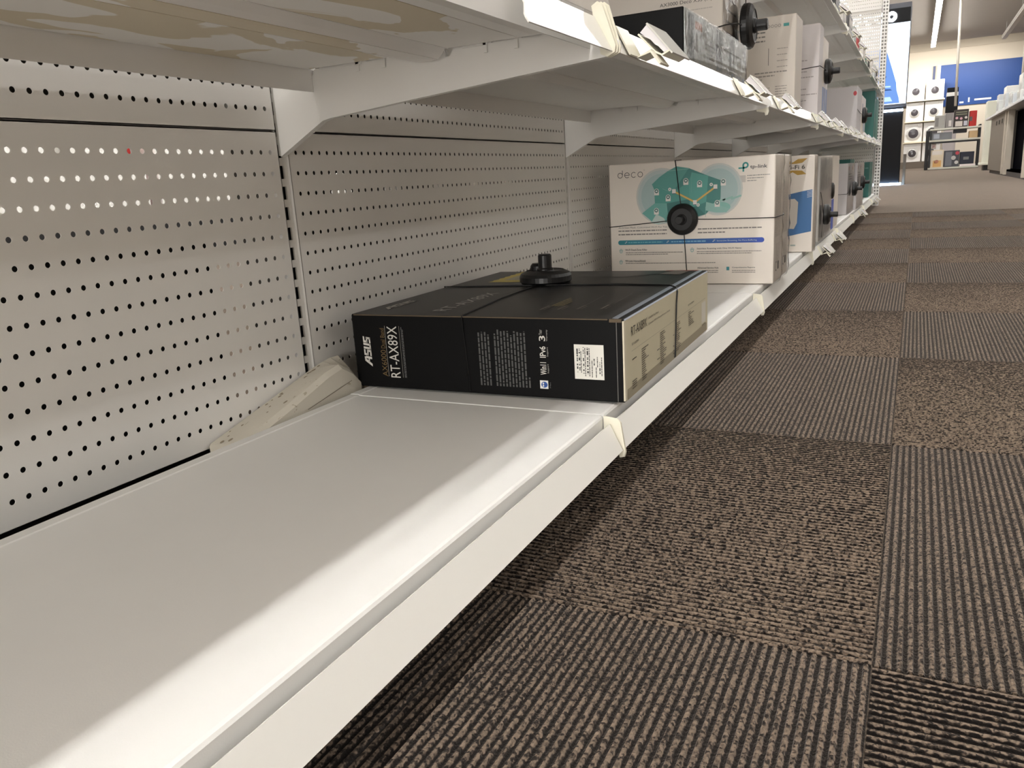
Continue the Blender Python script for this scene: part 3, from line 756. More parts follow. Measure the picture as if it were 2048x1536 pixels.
    p.ring(u + .002, v, .0032, .0066, tq, 2, a0=-90, a1=180); p.rect(u - .0046, v - .0022 - .0012, u - .0012, v + .0005, tq, 2); p.rect(u - .0128, v - .0072, u + .0, v - .0040, tq, 2); p.rect(u - .0042, v - .0134, u - .0008, v - .0030, tq, 2); p.rect(u - .002, v - .0066, u + .002, v - .0034, tq, 2)
    p.text('tp-link', .3197, .2463, .3553, .2560, (50, 54, 58), bold=.01)
    p.rect(.2941, .2205, .3106, .2350, (206, 202, 196)); 
    for i in range(3): p.greek(.3139, .2333 - i * .0055, (.3617, .348, .334)[i], 0, .0016, (150, 148, 144))
    p.build('brand_mark', body)
    p = Print((0, -.0001, 0), (1, 0, 0), (0, 0, 1))
    g = (128, 124, 120); g2 = (70, 70, 70)
    p.text('AI-Driven Mesh, Customized Wi-Fi For You', .0204, .1285, .1370, .1328, (112, 108, 104))
    p.greek(.0201, .1222, .136, 0, .0026, g); p.greek(.0199, .1140, .136, 0, .0026, g); p.greek(.207, .1222, .3469, 0, .0026, g); p.greek(.207, .1140, .2676, 0, .0026, g)
    p.grad(.024, .0912, .3465, .1020, (50, 138, 150), (44, 78, 178), 24); p.ell(.024, .0966, .0054, .0054, (50, 138, 150), .9, 20); p.ell(.3465, .0966, .0054, .0054, (44, 78, 178), .9, 20)
    lt = (196, 216, 230)
    p.greek(.044, .0952, .126, 0, .0026, (110, 180, 196)); p.greek(.146, .0952, .225, 0, .0026, (128, 184, 214)); p.text('Immersive Streaming, No More Buffering', .2500, .0940, .3360, .0985, lt)
    for u in (.0375, .1375, .2425): p.line((u - .002, .0945), (u + .003, .0995), .0016, lt, 2); p.ell(u + .0015, .0978, .0018, .0018, lt, 2, 10)
    for (ic, u0, v0, tx, w_) in ((.0253, .0356, .0786, 'Wi-Fi Dead-Zone Killer', .0533), (.1941, .2049, .0786, 'Seamless Roaming with One Wi-Fi Name', .0987), (.0246, .0349, .0525, 'TP-Link HomeShield', .0496)):
        p.text(tx, u0, v0 - .0012, u0 + w_, v0 + .0030, g2, bold=.012)
        p.line((ic - .0045, v0 - .001), (ic, v0 + .0035), .001, (120, 176, 176)); p.line((ic, v0 + .0035), (ic + .0045, v0 - .001), .001, (120, 176, 176)); p.ring(ic, v0 - .003, .0022, .0034, (120, 176, 176), 2, 16)
    for i in range(2): p.greek(.0368, .0722 - i * .0042, (.1736, .138)[i], 0, .0015, g); p.greek(.2048, .0722 - i * .0042, (.3463, .325)[i], 0, .0015, g)
    p.greek(.0361, .0474, .2467, 0, .0015, g)
    p.text('Comprehensive Reports', .2836, .0345, .3335, .0385, g2, bold=.012); p.rect(.2712, .0305, .2775, .0385, (70, 150, 160)); p.text('Advanced Service Hub', .2060, .0345, .2535, .0385, g2, bold=.012)
    for i in range(2): p.greek(.2835, .0295 - i * .004, .334, 0, .0014, g); p.greek(.206, .0295 - i * .004, .2535, 0, .0014, g)
    p.build('feature_text', body)
def deco_side(body, W_, D_, H_):
    p = Print((W_ + .0001, 0, 0), (0, 1, 0), (0, 0, 1)); g = (150, 146, 140)
    for i in range(9): p.greek(.018 + .008 * i, .10, 0, .24 - .012 * (i % 4), .002, g, rot=90)
    for i in range(6): p.greek(.03 + .009 * i, .045, 0, .085, .002, g, rot=90)
    p.ring(.035, .035, .008, .011, (70, 70, 70), 2, a0=60, a1=300); p.rect(.055, .026, .075, .044, (70, 70, 70), 2)
    p.build('side_print', body)
def film_side(body, W_, D_, H_, bulge=.010):
    mb = MB(); vs_ = []; fs = []; ny, nz = 8, 14
    for j in range(nz + 1):
        for i in range(ny + 1):
            y = D_ * (i / ny) * 1.04 - .002; z = H_ * j / nz
            b_ = bulge * math.sin(math.pi * i / ny) * (.45 + .55 * abs(math.sin(j * 1.3))) + .0012
            vs_.append((W_ + b_, y, z))
    for j in range(nz):
        for i in range(ny): q = j * (ny + 1) + i; fs.append((q, q + 1, q + ny + 2, q + ny + 1))
    return MB().add(vs_, fs, True).build('shrink_film', FILM, body)
deco = []
for i, (x, y) in enumerate([(.0510, 1.028), (.0490, 1.150)]):
    o = MB().box(0, CW_, 0, CD_, 0, CH_, .0025, 2).build('router_carton', WCARD, None, (x, y, .0964))
    tag(o, ('white router carton printed with a teal house, round black tag on its front', 'white router carton directly behind the one with the teal house')[i], 'box', 'teal-house router cartons')
    deco_front(o) if i == 0 else None
    deco_side(o, CW_, CD_, CH_); film_side(o, CW_, CD_, CH_)
sw = thing('security_wrap', 'black round security tag on the front of the teal-house carton', 'security tag', (.051, 1.028, .0964))
disc_parts(sw, 'y', (.174, -.001, .1464), .0350, .016)
g = .0016
wire(sw, [(.157, .05, CH_ + g), (.157, -g, CH_ + .0005), (.166, -g, .2), (.174, -g, .1464), (.181, -g, .04), (.184, -g, .004)])
wire(sw, [(-g, .03, .132), (-g, -g, .1334), (.10, -g, .1405), (.174, -g, .1464), (.25, -g, .1438), (CW_ + .002, -g, .1433), (CW_ + .012, .05, .146), (CW_ + .004, CD_, .148)])

# ------------------------------------------------------------------ further cartons on the base shelf
def carton(name, label, x0, x1, y0, y1, h, z, m, group=None):
    o = MB().box(0, x1 - x0, 0, y1 - y0, 0, h, .0015, 1).build(name, m, None, (x0, y0, z)); tag(o, label, 'box', group); return o
Z0 = .0964
o = carton('router_carton', 'white Wi-Fi 6 carton with gold X mark and blue brush band', .062, .428, 1.72, 1.80, .277, Z0, WCARD)
p = Print((0, -.0001, 0), (1, 0, 0), (0, 0, 1)); w_ = .366
gd = (190, 150, 56)
p.poly([(w_ - .098, .266), (w_ - .076, .266), (w_ - .060, .258), (w_ - .046, .267), (w_ - .020, .268), (w_ - .034, .256), (w_ - .050, .254), (w_ - .084, .254)], gd); p.poly([(w_ - .084, .2355), (w_ - .050, .2355), (w_ - .034, .234), (w_ - .022, .224), (w_ - .046, .222), (w_ - .060, .231), (w_ - .076, .222), (w_ - .098, .222)], gd)
p.text('Wi-Fi 6', w_ - .088, .2385, w_ - .026, .2505, (60, 54, 40), layer=3, bold=.015)
bl = (62, 112, 166)
p.poly([(.02, .150), (w_ - .10, .162), (w_ - .03, .176), (w_ - .004, .180), (w_ - .004, .060), (w_ - .03, .055), (w_ - .10, .040), (.02, .02)], bl)
p.poly([(w_ - .16, .075), (w_ - .052, .068), (w_ - .044, .085), (w_ - .042, .145), (w_ - .052, .155), (w_ - .16, .150)], (214, 208, 200), 2)
for i in range(5): p.line((w_ - .018, .174 - i * .004), (w_ - .003, .177 - i * .004), .0012, (200, 210, 222), 3)
p.greek(w_ - .09, .018, w_ - .045, 0, .004, (176, 190, 184)); p.build('front_print', o)
film_side(o, .366, .08, .277, .004)
o = carton('router_carton', 'pale grey film-wrapped carton behind the Wi-Fi 6 carton, tag on its end', .10, .411, 2.05, 2.46, .271, Z0, mat('pale_grey_card', (196, 194, 190), rough=.3, coat=.3, noise=.05, nscale=12))
p = Print((0, -.0001, 0), (1, 0, 0), (0, 0, 1))
p.rect(.16, .115, .285, .268, (212, 210, 205)); [p.greek(.2, .25 - .02 * i, .28, 0, .003, (150, 150, 148)) for i in range(5)]
p.build('front_print', o); film_side(o, .311, .41, .271, .008)
sw = thing('security_wrap', 'black security tag on the end of the pale grey film-wrapped carton', 'security tag', (.411, 2.05, Z0))
disc_parts(sw, 'x', (.010, .06, .085), .034, .020); wire(sw, [(.004, -.002, .16), (.006, .03, .13), (.008, .06, .085), (.006, .05, .01)])
o = carton('router_carton', 'white carton with a blue band low on its end', .12, .405, 2.52, 2.84, .279, Z0, WCARD)
p = Print((.2851, 0, 0), (0, 1, 0), (0, 0, 1)); p.rect(.02, .0, .13, .115, (48, 84, 190)); p.build('blue_band', o)
p = Print((0, -.0001, 0), (1, 0, 0), (0, 0, 1)); p.rect(.235, .0, .283, .112, (52, 88, 196)); p.build('front_print', o)
sw = thing('security_wrap', 'black security tag on the white carton with the blue band', 'security tag', (.405, 2.52, Z0))
disc_parts(sw, 'x', (.001, -.02, .150), .030, .012, False); wire(sw, [(.0, .10, .15), (.002, -.02, .15)])
GREYC = mat('lilac_grey_card', (206, 202, 204), rough=.45, noise=.015)
for i, (y0, y1, xr) in enumerate([(3.52, 3.98, .392), (4.02, 4.62, .404)]):
    o = carton('network_carton', ('plain pale carton with two red marks, third group on the base shelf', 'plain pale carton behind the one with red marks, before the teal carton')[i], .10, xr, y0, y1, .246, Z0, GREYC)
    p = Print((xr - .10 + .0001, 0, 0), (0, 1, 0), (0, 0, 1)); p.ell(.06, .222, .02, .012, (176, 40, 50)); p.ell(.3, .222, .02, .012, (176, 40, 50)); [p.greek(.05, .19 - .012 * k, .3, 0, .006, (150, 148, 146)) for k in range(3)]; p.build('side_print', o)
    film_side(o, xr - .10, y1 - y0, .246, .01)
    sw = thing('security_wrap', ('black security tag on the pale carton with red marks', 'black security tag on the pale carton before the teal one')[i], 'security tag', (xr, y0, Z0))
    disc_parts(sw, 'x', (.012, .18 - .05 * i, .12 + .02 * i), .036, .022); wire(sw, [(.0, -.002, .10), (.008, .18 - .05 * i, .12 + .02 * i)]); wire(sw, [(-.29, -.002, .094), (-.15, -.0026, .098), (.001, -.002, .10)])
TEALC = mat('teal_card', (20, 104, 96), rough=.4, noise=.04)
o = carton('network_carton', 'teal carton at the far end of the base shelf', .10, .388, 5.62, 6.05, .246, Z0, TEALC)
p = Print((.2881, 0, 0), (0, 1, 0), (0, 0, 1)); p.ell(.15, .20, .03, .01, (110, 170, 160)); p.greek(.19, .195, .3, 0, .008, (90, 150, 142)); p.build('side_print', o)
p = Print((0, -.0001, 0), (1, 0, 0), (0, 0, 1)); p.ell(.21, .205, .012, .012, (110, 170, 160)); p.greek(.23, .20, .28, 0, .008, (90, 150, 142)); p.build('front_print', o)
o = carton('network_carton', 'teal carton deeper on the base shelf behind the pale cartons', .080, .30, 5.0, 5.4, .27, Z0, TEALC)

# ------------------------------------------------------------------ cartons on the lower hanging shelf
Z1 = SZ[0] - .0092
o = MB().box(0, .292, 0, .4287, 0, .0635, .0012, 1).build('flat_carton', BLK, None, (.1155, .329, Z1)); tag(o, 'flat black carton in clear film on the hanging shelf, grey end label', 'box')
SLV = mat('silver_label', (186, 188, 184), rough=.35, noise=.06, nscale=30)
MB().box(.2915, .2926, .002, .4265, .001, .0628).build('end_label', SLV, o)
p = Print((.2926, 0, 0), (0, 1, 0), (0, 0, 1))
p.rect(.02, 0.002, .055, .060, (142, 148, 148)); p.rect(.19, .002, .235, .060, (150, 155, 154)); p.rect(.29, .002, .33, .060, (146, 152, 152)); p.rect(.06, .044, .10, .054, (196, 140, 112))
for i in range(4): p.greek(.12, .030 - .006 * i, .18, 0, .002, (150, 150, 146))
p.build('label_print', o); film_side(o, .292, .4287, .0635, .003)
X55 = mat('cool_white_card', (208, 200, 190), rough=.45, noise=.015)
o = carton('router_carton', 'tall white carton on the hanging shelf, lettered AX3000 Deco X55', .09, .358, .80, .962, .234, Z1, X55)
p = Print((0, -.0001, 0), (1, 0, 0), (0, 0, 1)); p.text('AX3000 Deco X55 (3-pack)', .152, .1545, .268, .1625, (70, 66, 64)); p.greek(.152, .1700, .255, 0, .005, (110, 106, 102)); p.greek(.09, .143, .25, 0, .0016, (176, 170, 162)); p.build('front_print', o)
p = Print((.2681, 0, 0), (0, 1, 0), (0, 0, 1)); [p.greek(.03, .16 - .02 * i, .12, 0, .004, (150, 146, 142)) for i in range(7)]; p.rect(.11, 0, .16, .12, (92, 130, 150)); p.build('side_print', o)
film_side(o, .268, .162, .225, .008)
sw = thing('security_wrap', 'large black security tag beside the AX3000 carton on the hanging shelf', 'security tag', (.372, .925, Z1 + .122))
disc_parts(sw, 'x', (0, 0, 0), .042, .022)
wire(sw, [(-.14, -.1265, -.035), (-.05, -.1265, -.018), (-.008, -.127, -.012), (.002, -.08, -.004), (.006, -.01, 0)], .0012); wire(sw, [(.004, .004, .10), (.004, 0, .04)], .0009); wire(sw, [(.004, 0, -.04), (.006, .01, -.12)], .0009)
o = carton('router_carton', 'white carton with a deco mark and columns of small print, hanging shelf', .14, .409, 1.40, 1.52, .213, Z1, X55)
p = Print((0, -.0001, 0), (1, 0, 0), (0, 0, 1)); 
for k in range(4): p.ring(.204 + .0085 * k, .190, .0026, .0034, (90, 88, 86), 2, 14)
p.rect(.239, .1865, .252, .1935, (60, 150, 146)); [p.greek(.170, .186 - .010 * i, .196, 0, .0035, (124, 120, 114)) for i in range(4)]
p.rect(.204, .10, .2055, .14, (120, 116, 110)); [p.greek(.225, .136 - .014 * i, .25, 0, .002, (160, 154, 146)) for i in range(4)]
for i in range(3): p.greek(.172, .082 - .008 * i, .25 - .03 * i, 0, .003, (140, 134, 128))
for i in range(5): p.greek(.172, .046 - .006 * i, .21, 0, .002, (150, 144, 138)); p.greek(.222, .048 - .006 * i, .25, 0, .002, (150, 144, 138))
p.build('front_print', o)
o = carton('router_carton', 'white carton banded by a black wire on the hanging shelf', .14, .409, 1.924, 2.03, .263, Z1, mat('lilac_white_card', (214, 208, 208), rough=.4, noise=.012))
p = Print((0, -.0001, 0), (1, 0, 0), (0, 0, 1))
for i, (v, ln) in enumerate([(.160, .05), (.128, .05), (.112, .07), (.078, .05), (.062, .08), (.045, .05)]): p.greek(.185, v, .185 + ln, 0, .003, (160, 154, 154))
for i in range(8): p.greek(.185, .030 - .0035 * i + .02, .225, 0, .0015, (164, 158, 158))
p.build('front_print', o)
for i in range(3):
    y0 = 2.032 + i * .054
    o = carton('slim_carton', 'slim white carton with a blue lower end, %s behind the wire-banded carton' % ORD[i + 1], .149, .409, y0, y0 + .052, .24, Z1, WCARD, 'slim cartons with blue ends')
    p = Print((.2601, 0, 0), (0, 1, 0), (0, 0, 1)); p.rect(.004, .002, .046, .092, (150, 164, 198)); p.build('blue_end', o)
sw = thing('security_wrap', 'black security tag on the slim white cartons, hanging shelf', 'security tag', (.410, 2.075, Z1 + .142))
disc_parts(sw, 'x', (0, .03, 0), .038, .02); wire(sw, [(-.25, -.1516, -.022), (-.10, -.1518, -.008), (.002, -.1515, .0), (.006, -.05, 0), (.004, .03, 0)], .0013)
o = carton('network_carton', 'pale carton with a red spot on the hanging shelf', .135, .409, 3.69, 4.03, .219, Z1, GREYC)
p = Print((0, -.0001, 0), (1, 0, 0), (0, 0, 1)); p.ell(.262, .185, .008, .011, (196, 60, 70)); p.build('red_spot', o)
o = carton('network_carton', 'small white carton with a red label beside the pale one, hanging shelf', .273, .409, 4.06, 4.40, .20, Z1, WCARD)
p = Print((.1361, 0, 0), (0, 1, 0), (0, 0, 1)); p.rect(.02, .08, .12, .16, (200, 198, 204)); p.rect(.18, .02, .3, .07, (180, 200, 214)); p.build('side_print', o)
sw = thing('security_wrap', 'black security tag on the pale carton with a red spot', 'security tag', (.410, 4.06, Z1 + .10))
disc_parts(sw, 'x', (0, .09, 0), .042, .022); wire(sw, [(-.27, -.362, -.002), (-.12, -.3622, .006), (-.002, -.3615, .012), (.003, -.2, 0), (.004, .09, 0)], .0014)
o = carton('network_carton', 'tall teal carton on the hanging shelf, before the end panel', .185, .409, 5.42, 5.64, .319, Z1, TEALC)
p = Print((.2241, 0, 0), (0, 1, 0), (0, 0, 1)); p.rect(.03, .24, .19, .29, (40, 120, 124)); p.build('side_print', o)
o = carton('network_carton', 'shorter bright teal carton on the hanging shelf beside the end panel', .22, .4095, 5.67, 6.05, .286, Z1, mat('bright_teal_card', (24, 122, 108), rough=.35))

# ------------------------------------------------------------------ clip-on price ticket holders
def holder(loc, label, rz=0., sc=1., first=[None]):
    if first[0] is None:
        t = thing('price_ticket_holder', label, 'ticket holder', loc, rz, 'price ticket holders')
        # origin: strip foot, (x,z) offsets from there
        MB().prism([(-.013, .0250), (-.0118, .0262), (.0030, -.0022), (.0018, -.0032)], -.036, .002, 'y').prism([(.0018, -.0032), (.0030, -.0022), (.0165, .0036), (.0170, .0022), (.0268, -.0105), (.0250, -.0118), (.0160, .0004)], -.012, .020, 'y').build('clip', CREAM, t)
        MB().prism([(-.0010, .0206), (.0002, .0216), (.0178, .0030), (.0246, -.0006), (.0322, .0030), (.0331, .0014), (.0247, -.0024), (.0172, .0012)], 0, .066, 'y').build('tray', CREAM, t)
        MB().prism([(.0012, .0226), (.0080, .0292), (.0310, .0028), (.0262, .0010), (.0205, .0072), (.0165, .0098), (.0120, .0150), (.0070, .0178)], .002, .063, 'y').build('paper_ticket', PAPER, t)
        MB().prism([(.0082, .0297), (.0096, .0309), (.0362, -.0004), (.0350, -.0016), (.0318, .0026)], -.001, .070, 'y').build('clear_cover', mat('hazy_cover', (222, 220, 214), rough=.15, coat=.5), t)
        first[0] = t
    else: t = dup(first[0], loc, rz, label)
    t.scale = (sc, sc, sc); return t
hx = .4258
for i, y in enumerate((.075, .655, 1.06, 1.77, 2.2, 2.42, 2.95, 3.15, 3.9, 4.3, 4.9, 5.5)):
    holder((hx, y, .4640), 'white price ticket holder, %s along the lower hanging shelf edge' % (ORD + ['tenth', 'eleventh', 'twelfth'])[i + 1], 0 if i else 0., 1 if i != 1 else 1.0)
for i, y in enumerate((2.05, 2.55, 4.1, 5.55, 5.95)):
    holder((hx, y, .0590), 'white price ticket holder, %s along the base shelf edge' % ORD[i + 1])
for i, y in enumerate((2.0, 2.3, 2.9, 3.3, 3.8, 4.4, 5.0, 5.6)):
    holder((hx, y, .8345), 'white price ticket holder, %s along the upper hanging shelf edge' % ORD[i + 1])
# small goods standing at the edge of the upper shelf
rnd = random.Random(5)
pc = [(190, 188, 182), (40, 40, 42), (200, 196, 190), (60, 58, 60), (176, 182, 178), (150, 40, 44), (210, 206, 200), (46, 110, 92), (30, 30, 32), (204, 200, 196), (186, 190, 192), (70, 70, 72)]
for i in range(12):
    y = 2.15 + i * .33; h = rnd.uniform(.07, .12); w = rnd.uniform(.08, .2)
    m = mat('small_pack_%d' % i, pc[i], rough=.35, coat=.2)
    col = {1: 'black', 3: 'dark grey', 5: 'red', 7: 'green', 8: 'black', 11: 'grey'}.get(i, 'pale')
    o = MB().box(0, .03, 0, w, 0, h, .002, 1).build('small_pack', m, None, (.366 + rnd.uniform(0, .004), y, SZ[1] - .0092))
    tag(o, '%s small pack at the upper shelf edge, %s from the camera' % (col, (ORD + ['tenth', 'eleventh', 'twelfth'])[i + 1]), 'pack', 'small packs on the upper shelf')
    p = Print((.0301, 0, 0), (0, 1, 0), (0, 0, 1)); p.rect(.01, h * .55, w - .01, h * .85, (226, 222, 216)); p.greek(.012, h * .3, w * .8, 0, .006, (120, 120, 118)); p.build('label', o)

# ------------------------------------------------------------------ foam wedge fallen behind the base shelf
bm = bmesh.new()
secs = []
for k, (y, zl, zr, th, xl, xr) in enumerate([(-.214, .0735, .0745, .040, .006, .052), (-.18, .0825, .0865, .040, .004, .0535), (-.10, .102, .1085, .046, .004, .0545), (-.03, .1195, .1295, .050, .004, .055), (-.003, .127, .1345, .052, .005, .055), (.018, .1315, .1225, .046, .006, .0545), (.034, .1335, .108, .034, .006, .053), (.048, .1335, .100, .022, .008, .046)]):
    sk = .03 if k == 0 else 0
    ring = [(xl, y + sk, zl + .25 * sk), ((xl + xr) / 2, y - .002 + sk * .5, (zl + zr) / 2 + .001), (xr - .006, y, zr + .0005), (xr, y, zr - .005), (xr + .0004, y, zr - th * .5), (xr - .002, y, zr - th), (xl, y + sk, zl - th + .25 * sk)]
    secs.append([bm.verts.new(p_) for p_ in ring])
for a, b_ in zip(secs, secs[1:]):
    n = len(a)
    for i in range(n): bm.faces.new((a[i], a[(i + 1) % n], b_[(i + 1) % n], b_[i]))
bm.faces.new(secs[0]); bm.faces.new(secs[-1][::-1])
fo = MB().bm(bm).build('foam_wedge', FOAM); tag(fo, 'dirty white foam packing wedge fallen between base shelf and pegboard', 'packing foam')
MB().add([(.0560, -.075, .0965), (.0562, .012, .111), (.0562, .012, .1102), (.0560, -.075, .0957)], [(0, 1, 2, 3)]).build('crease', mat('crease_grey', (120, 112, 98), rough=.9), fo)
bm = bmesh.new()
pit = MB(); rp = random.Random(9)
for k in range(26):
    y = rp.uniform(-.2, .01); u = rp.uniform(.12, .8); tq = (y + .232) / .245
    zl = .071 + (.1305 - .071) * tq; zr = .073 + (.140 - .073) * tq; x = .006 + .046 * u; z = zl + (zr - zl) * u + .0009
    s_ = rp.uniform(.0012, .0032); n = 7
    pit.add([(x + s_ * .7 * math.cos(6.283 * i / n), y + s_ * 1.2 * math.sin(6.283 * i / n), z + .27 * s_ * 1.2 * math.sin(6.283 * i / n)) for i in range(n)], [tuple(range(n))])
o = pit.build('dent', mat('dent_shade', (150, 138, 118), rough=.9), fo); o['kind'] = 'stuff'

# ------------------------------------------------------------------ end-of-aisle display with a backlit screen
t = thing('backlit_display', 'black display tower with backlit blue and white screen at the aisle end', 'display', (0, 12.0, 0))
DK = mat('display_black', (12, 12, 15), rough=.5, spec=.2)
MB().box(-.50, .47, .03, .60, 0.02, 1.0, .004).build('plinth', DK, t)
MB().box(-.50, .505, .02, .62, 1.06, 2.40, .004).build('cabinet', mat('display_side', (70, 72, 80), rough=.4), t)
MB().box(-.49, .495, .008, .02, 2.155, 2.335).build('header_panel', DK, t)
MB().box(-.50, .47, .03, .60, 1.0, 1.06).build('reveal', DK, t)
LED = emis('led_cool_white', (.62, .80, 1.), 22.)
LEDF = emis('led_floor_glow', (.5, .72, 1.), 70.)
MB().box(-.50, .475, .0, .03, 1.000, 1.030, .004).build('light_bar', LED, t)
MB().box(-.50, .50, .0, .03, .004, .03, .004).build('light_bar', LEDF, t)
scr = MB().box(-.49, .500, .006, .02, 1.10, 2.150).build('screen', emis('screen_white', (.80, .91, 1.), 2.2), t)
def glow(name, rgb, s, polys, parent, y):
    mb = MB()
    for q in polys: mb.prism(q, y - .001, y, 'y')
    return mb.build(name, emis(name + '_glow', rgb, s), parent)
glow('screen_picture', (.22, .42, .95), 1.0, [[(-.49, 1.83), (.21, 1.84), (.246, 1.751), (.313, 1.55), (.366, 1.382), (.377, 1.282), (.408, 1.181), (.42, 1.11), (-.49, 1.11)]], scr, .005)
glow('screen_shape', (.05, .11, .32), 1.0, [[(.10, 1.60), (.20, 1.60), (.20, 1.575), (.10, 1.57)], [(.10, 1.53), (.22, 1.535), (.22, 1.51), (.10, 1.505)], [(.10, 1.47), (.24, 1.475), (.23, 1.445), (.10, 1.44)], [(-.2, 1.34), (.3, 1.30), (.32, 1.285), (-.2, 1.29)]], scr, .0045)
glow('screen_highlight', (.5, .72, 1.), 1.4, [[(-.2, 1.37), (.30, 1.345), (.30, 1.325), (-.2, 1.34)], [(-.49, 1.20), (.30, 1.20), (.33, 1.14), (-.49, 1.14)]], scr, .0042)
p = Print((-.02, .0046, 1.98), (1, 0, 0), (0, 0, 1)); p.text('deco', .02, 0, .25, .062, (20, 150, 170)); o = p.build('screen_word', scr, m=emis('teal_word', (.02, .42, .5), .8))
hd = MB()
def ringp(mb, u, v, r0, r1, a0=0, a1=360, n=24):
    for i in range(n):
        a = math.radians(a0 + (a1 - a0) * i / n); b_ = math.radians(a0 + (a1 - a0) * (i + 1) / n)
        mb.prism([(u + r0 * math.cos(a), v + r0 * math.sin(a)), (u + r1 * math.cos(a), v + r1 * math.sin(a)), (u + r1 * math.cos(b_), v + r1 * math.sin(b_)), (u + r0 * math.cos(b_), v + r0 * math.sin(b_))], -.006, .006, 'y')
for k in range(4):
    u = -.17 + .145 * k; ringp(hd, u, 2.235, .026, .066, *((0, 360) if k in (0, 3) else (0, 315) if k == 1 else (45, 315)))
hd.box(-.136, -.110, -.006, .006, 2.235, 2.33).box(-.075, .02, -.006, .006, 2.228, 2.242)
hd.build('glowing_word_sign', emis('sign_glow', (.9, .95, 1.), 25.), t)
o = MB().box(.512, .545, 12.1, 12.62, .0, .42, .004).build('side_bin', mat('grey_bin', (104, 98, 90), rough=.6)); tag(o, 'low grey box standing against the side of the backlit display', 'bin')

# ------------------------------------------------------------------ washing machines on wall shelves
WM = mat('washer_white', (238, 236, 232), rough=.35)
WG = mat('washer_glass', (70, 66, 70), rough=.15, coat=.4); RINGM = mat('washer_ring', (214, 212, 208), rough=.3, metal=.2)
def washer(loc, label, r=.13, shade=WG):
    t = thing('washing_machine', label, 'washing machine', loc, 0, 'washing machines on the back wall')
    MB().box(-.29, .29, 0, .55, 0, .66, .012, 2).build('body', WM, t)
    dr = MB().lathe([(r * 1.5, 0), (r * 1.5, .016), (r * 1.05, .030), (r * 1.02, .012)], (0, 0, .30), 'y', 28).build('door', RINGM, t)
    MB().lathe([(r * 1.02, .008), (r * .9, .028), (r * .3, .034)], (0, 0, .30), 'y', 24).build('door_glass', shade, dr)
    cp = MB().box(-.27, .27, -.006, .002, .555, .64, .003, 1).build('control_panel', RINGM, t)
    MB().lathe([(.028, 0), (.028, .02), (.02, .024)], (.13, -.004, .60), 'y', 16).build('dial', RINGM, cp)
    return t
wz = (.24, .95, 1.68, 2.41)
rown = ['bottom row', 'second row up', 'third row up', 'top row']
for j, z in enumerate(wz):
    for i in range(2):
        washer((.50 + .62 * i, 33.2, z), 'white washing machine, %s, %s' % (rown[j], ('beside the backlit display', 'towards the blue wall panel')[i]), (.13, .16, .115, .12)[j] if j != 1 else .165)
    if j: o = MB().box(.18, 1.45, 33.1, 33.98, z - .045, z, .004).build('wall_shelf', mat('wall_shelf_cream', (232, 222, 196), rough=.5)); 
    if j: tag(o, 'cream wall shelf under the %s of washing machines' % rown[j], 'shelf', 'washing machine shelves')
o = MB().box(.12, 1.5, 33.1, 33.98, 0, .238, .004).build('washer_plinth', mat('plinth_brown', (110, 100, 90), rough=.9)); tag(o, 'low carpet-brown plinth under the bottom washing machines', 'plinth')

# blue wall panel
t = thing('wall_sign', 'large blue wall panel high on the back wall', 'sign', (0, 33.96, 0))
MB().box(1.27, 6.5, 0, .03, 2.15, 3.6, .004).build('blue_board', mat('blue_board', (30, 70, 138), rough=.5, noise=.06, nscale=1.2), t)
MB().box(1.02, 1.10, -.02, .02, 2.75, 3.6).build('edge_post', mat('navy_edge', (60, 70, 104), rough=.5), t)
MB().box(1.16, 1.27, -.01, .03, 2.15, 3.62).build('white_edge', WM, t)
mb = MB(); mb.box(1.95, 2.08, -.004, .0, 2.22, 2.28).box(2.22, 2.27, -.004, 0, 2.24, 2.40).box(2.42, 2.95, -.004, 0, 2.28, 2.34)
mb.build('white_mark', WM, t)
# hanging poles
for i, (x, y) in enumerate([(1.385, 22.), (2.76, 22.)]):
    o = MB().tube([(x + .05 * (1 - i), y, 1.7 if i else 1.52), (x, y, RH)], .028, 12).build('hanging_pole', mat('pole_white', (226, 220, 208), rough=.4)); tag(o, ('slim white pole dropping from the ceiling in front of the blue panel', 'slim white pole dropping from the ceiling above the display bench')[i], 'pole')
t = thing('kiosk', 'dark appliance on a pale stand below the hanging pole', 'appliance', (1.58, 29.5, 0))
MB().box(-.18, .18, 0, .4, 0, 1.72, .01).build('stand', mat('kiosk_grey', (186, 178, 178), rough=.5), t)
MB().box(-.17, .17, -.03, .36, 1.72, 2.22, .02).build('body', DK, t); MB().box(-.16, .16, -.03, .30, 2.34, 2.48, .01).build('lid', DK, t); MB().box(-.165, .165, -.02, .32, 2.22, 2.34, .01).build('band', WM, t)

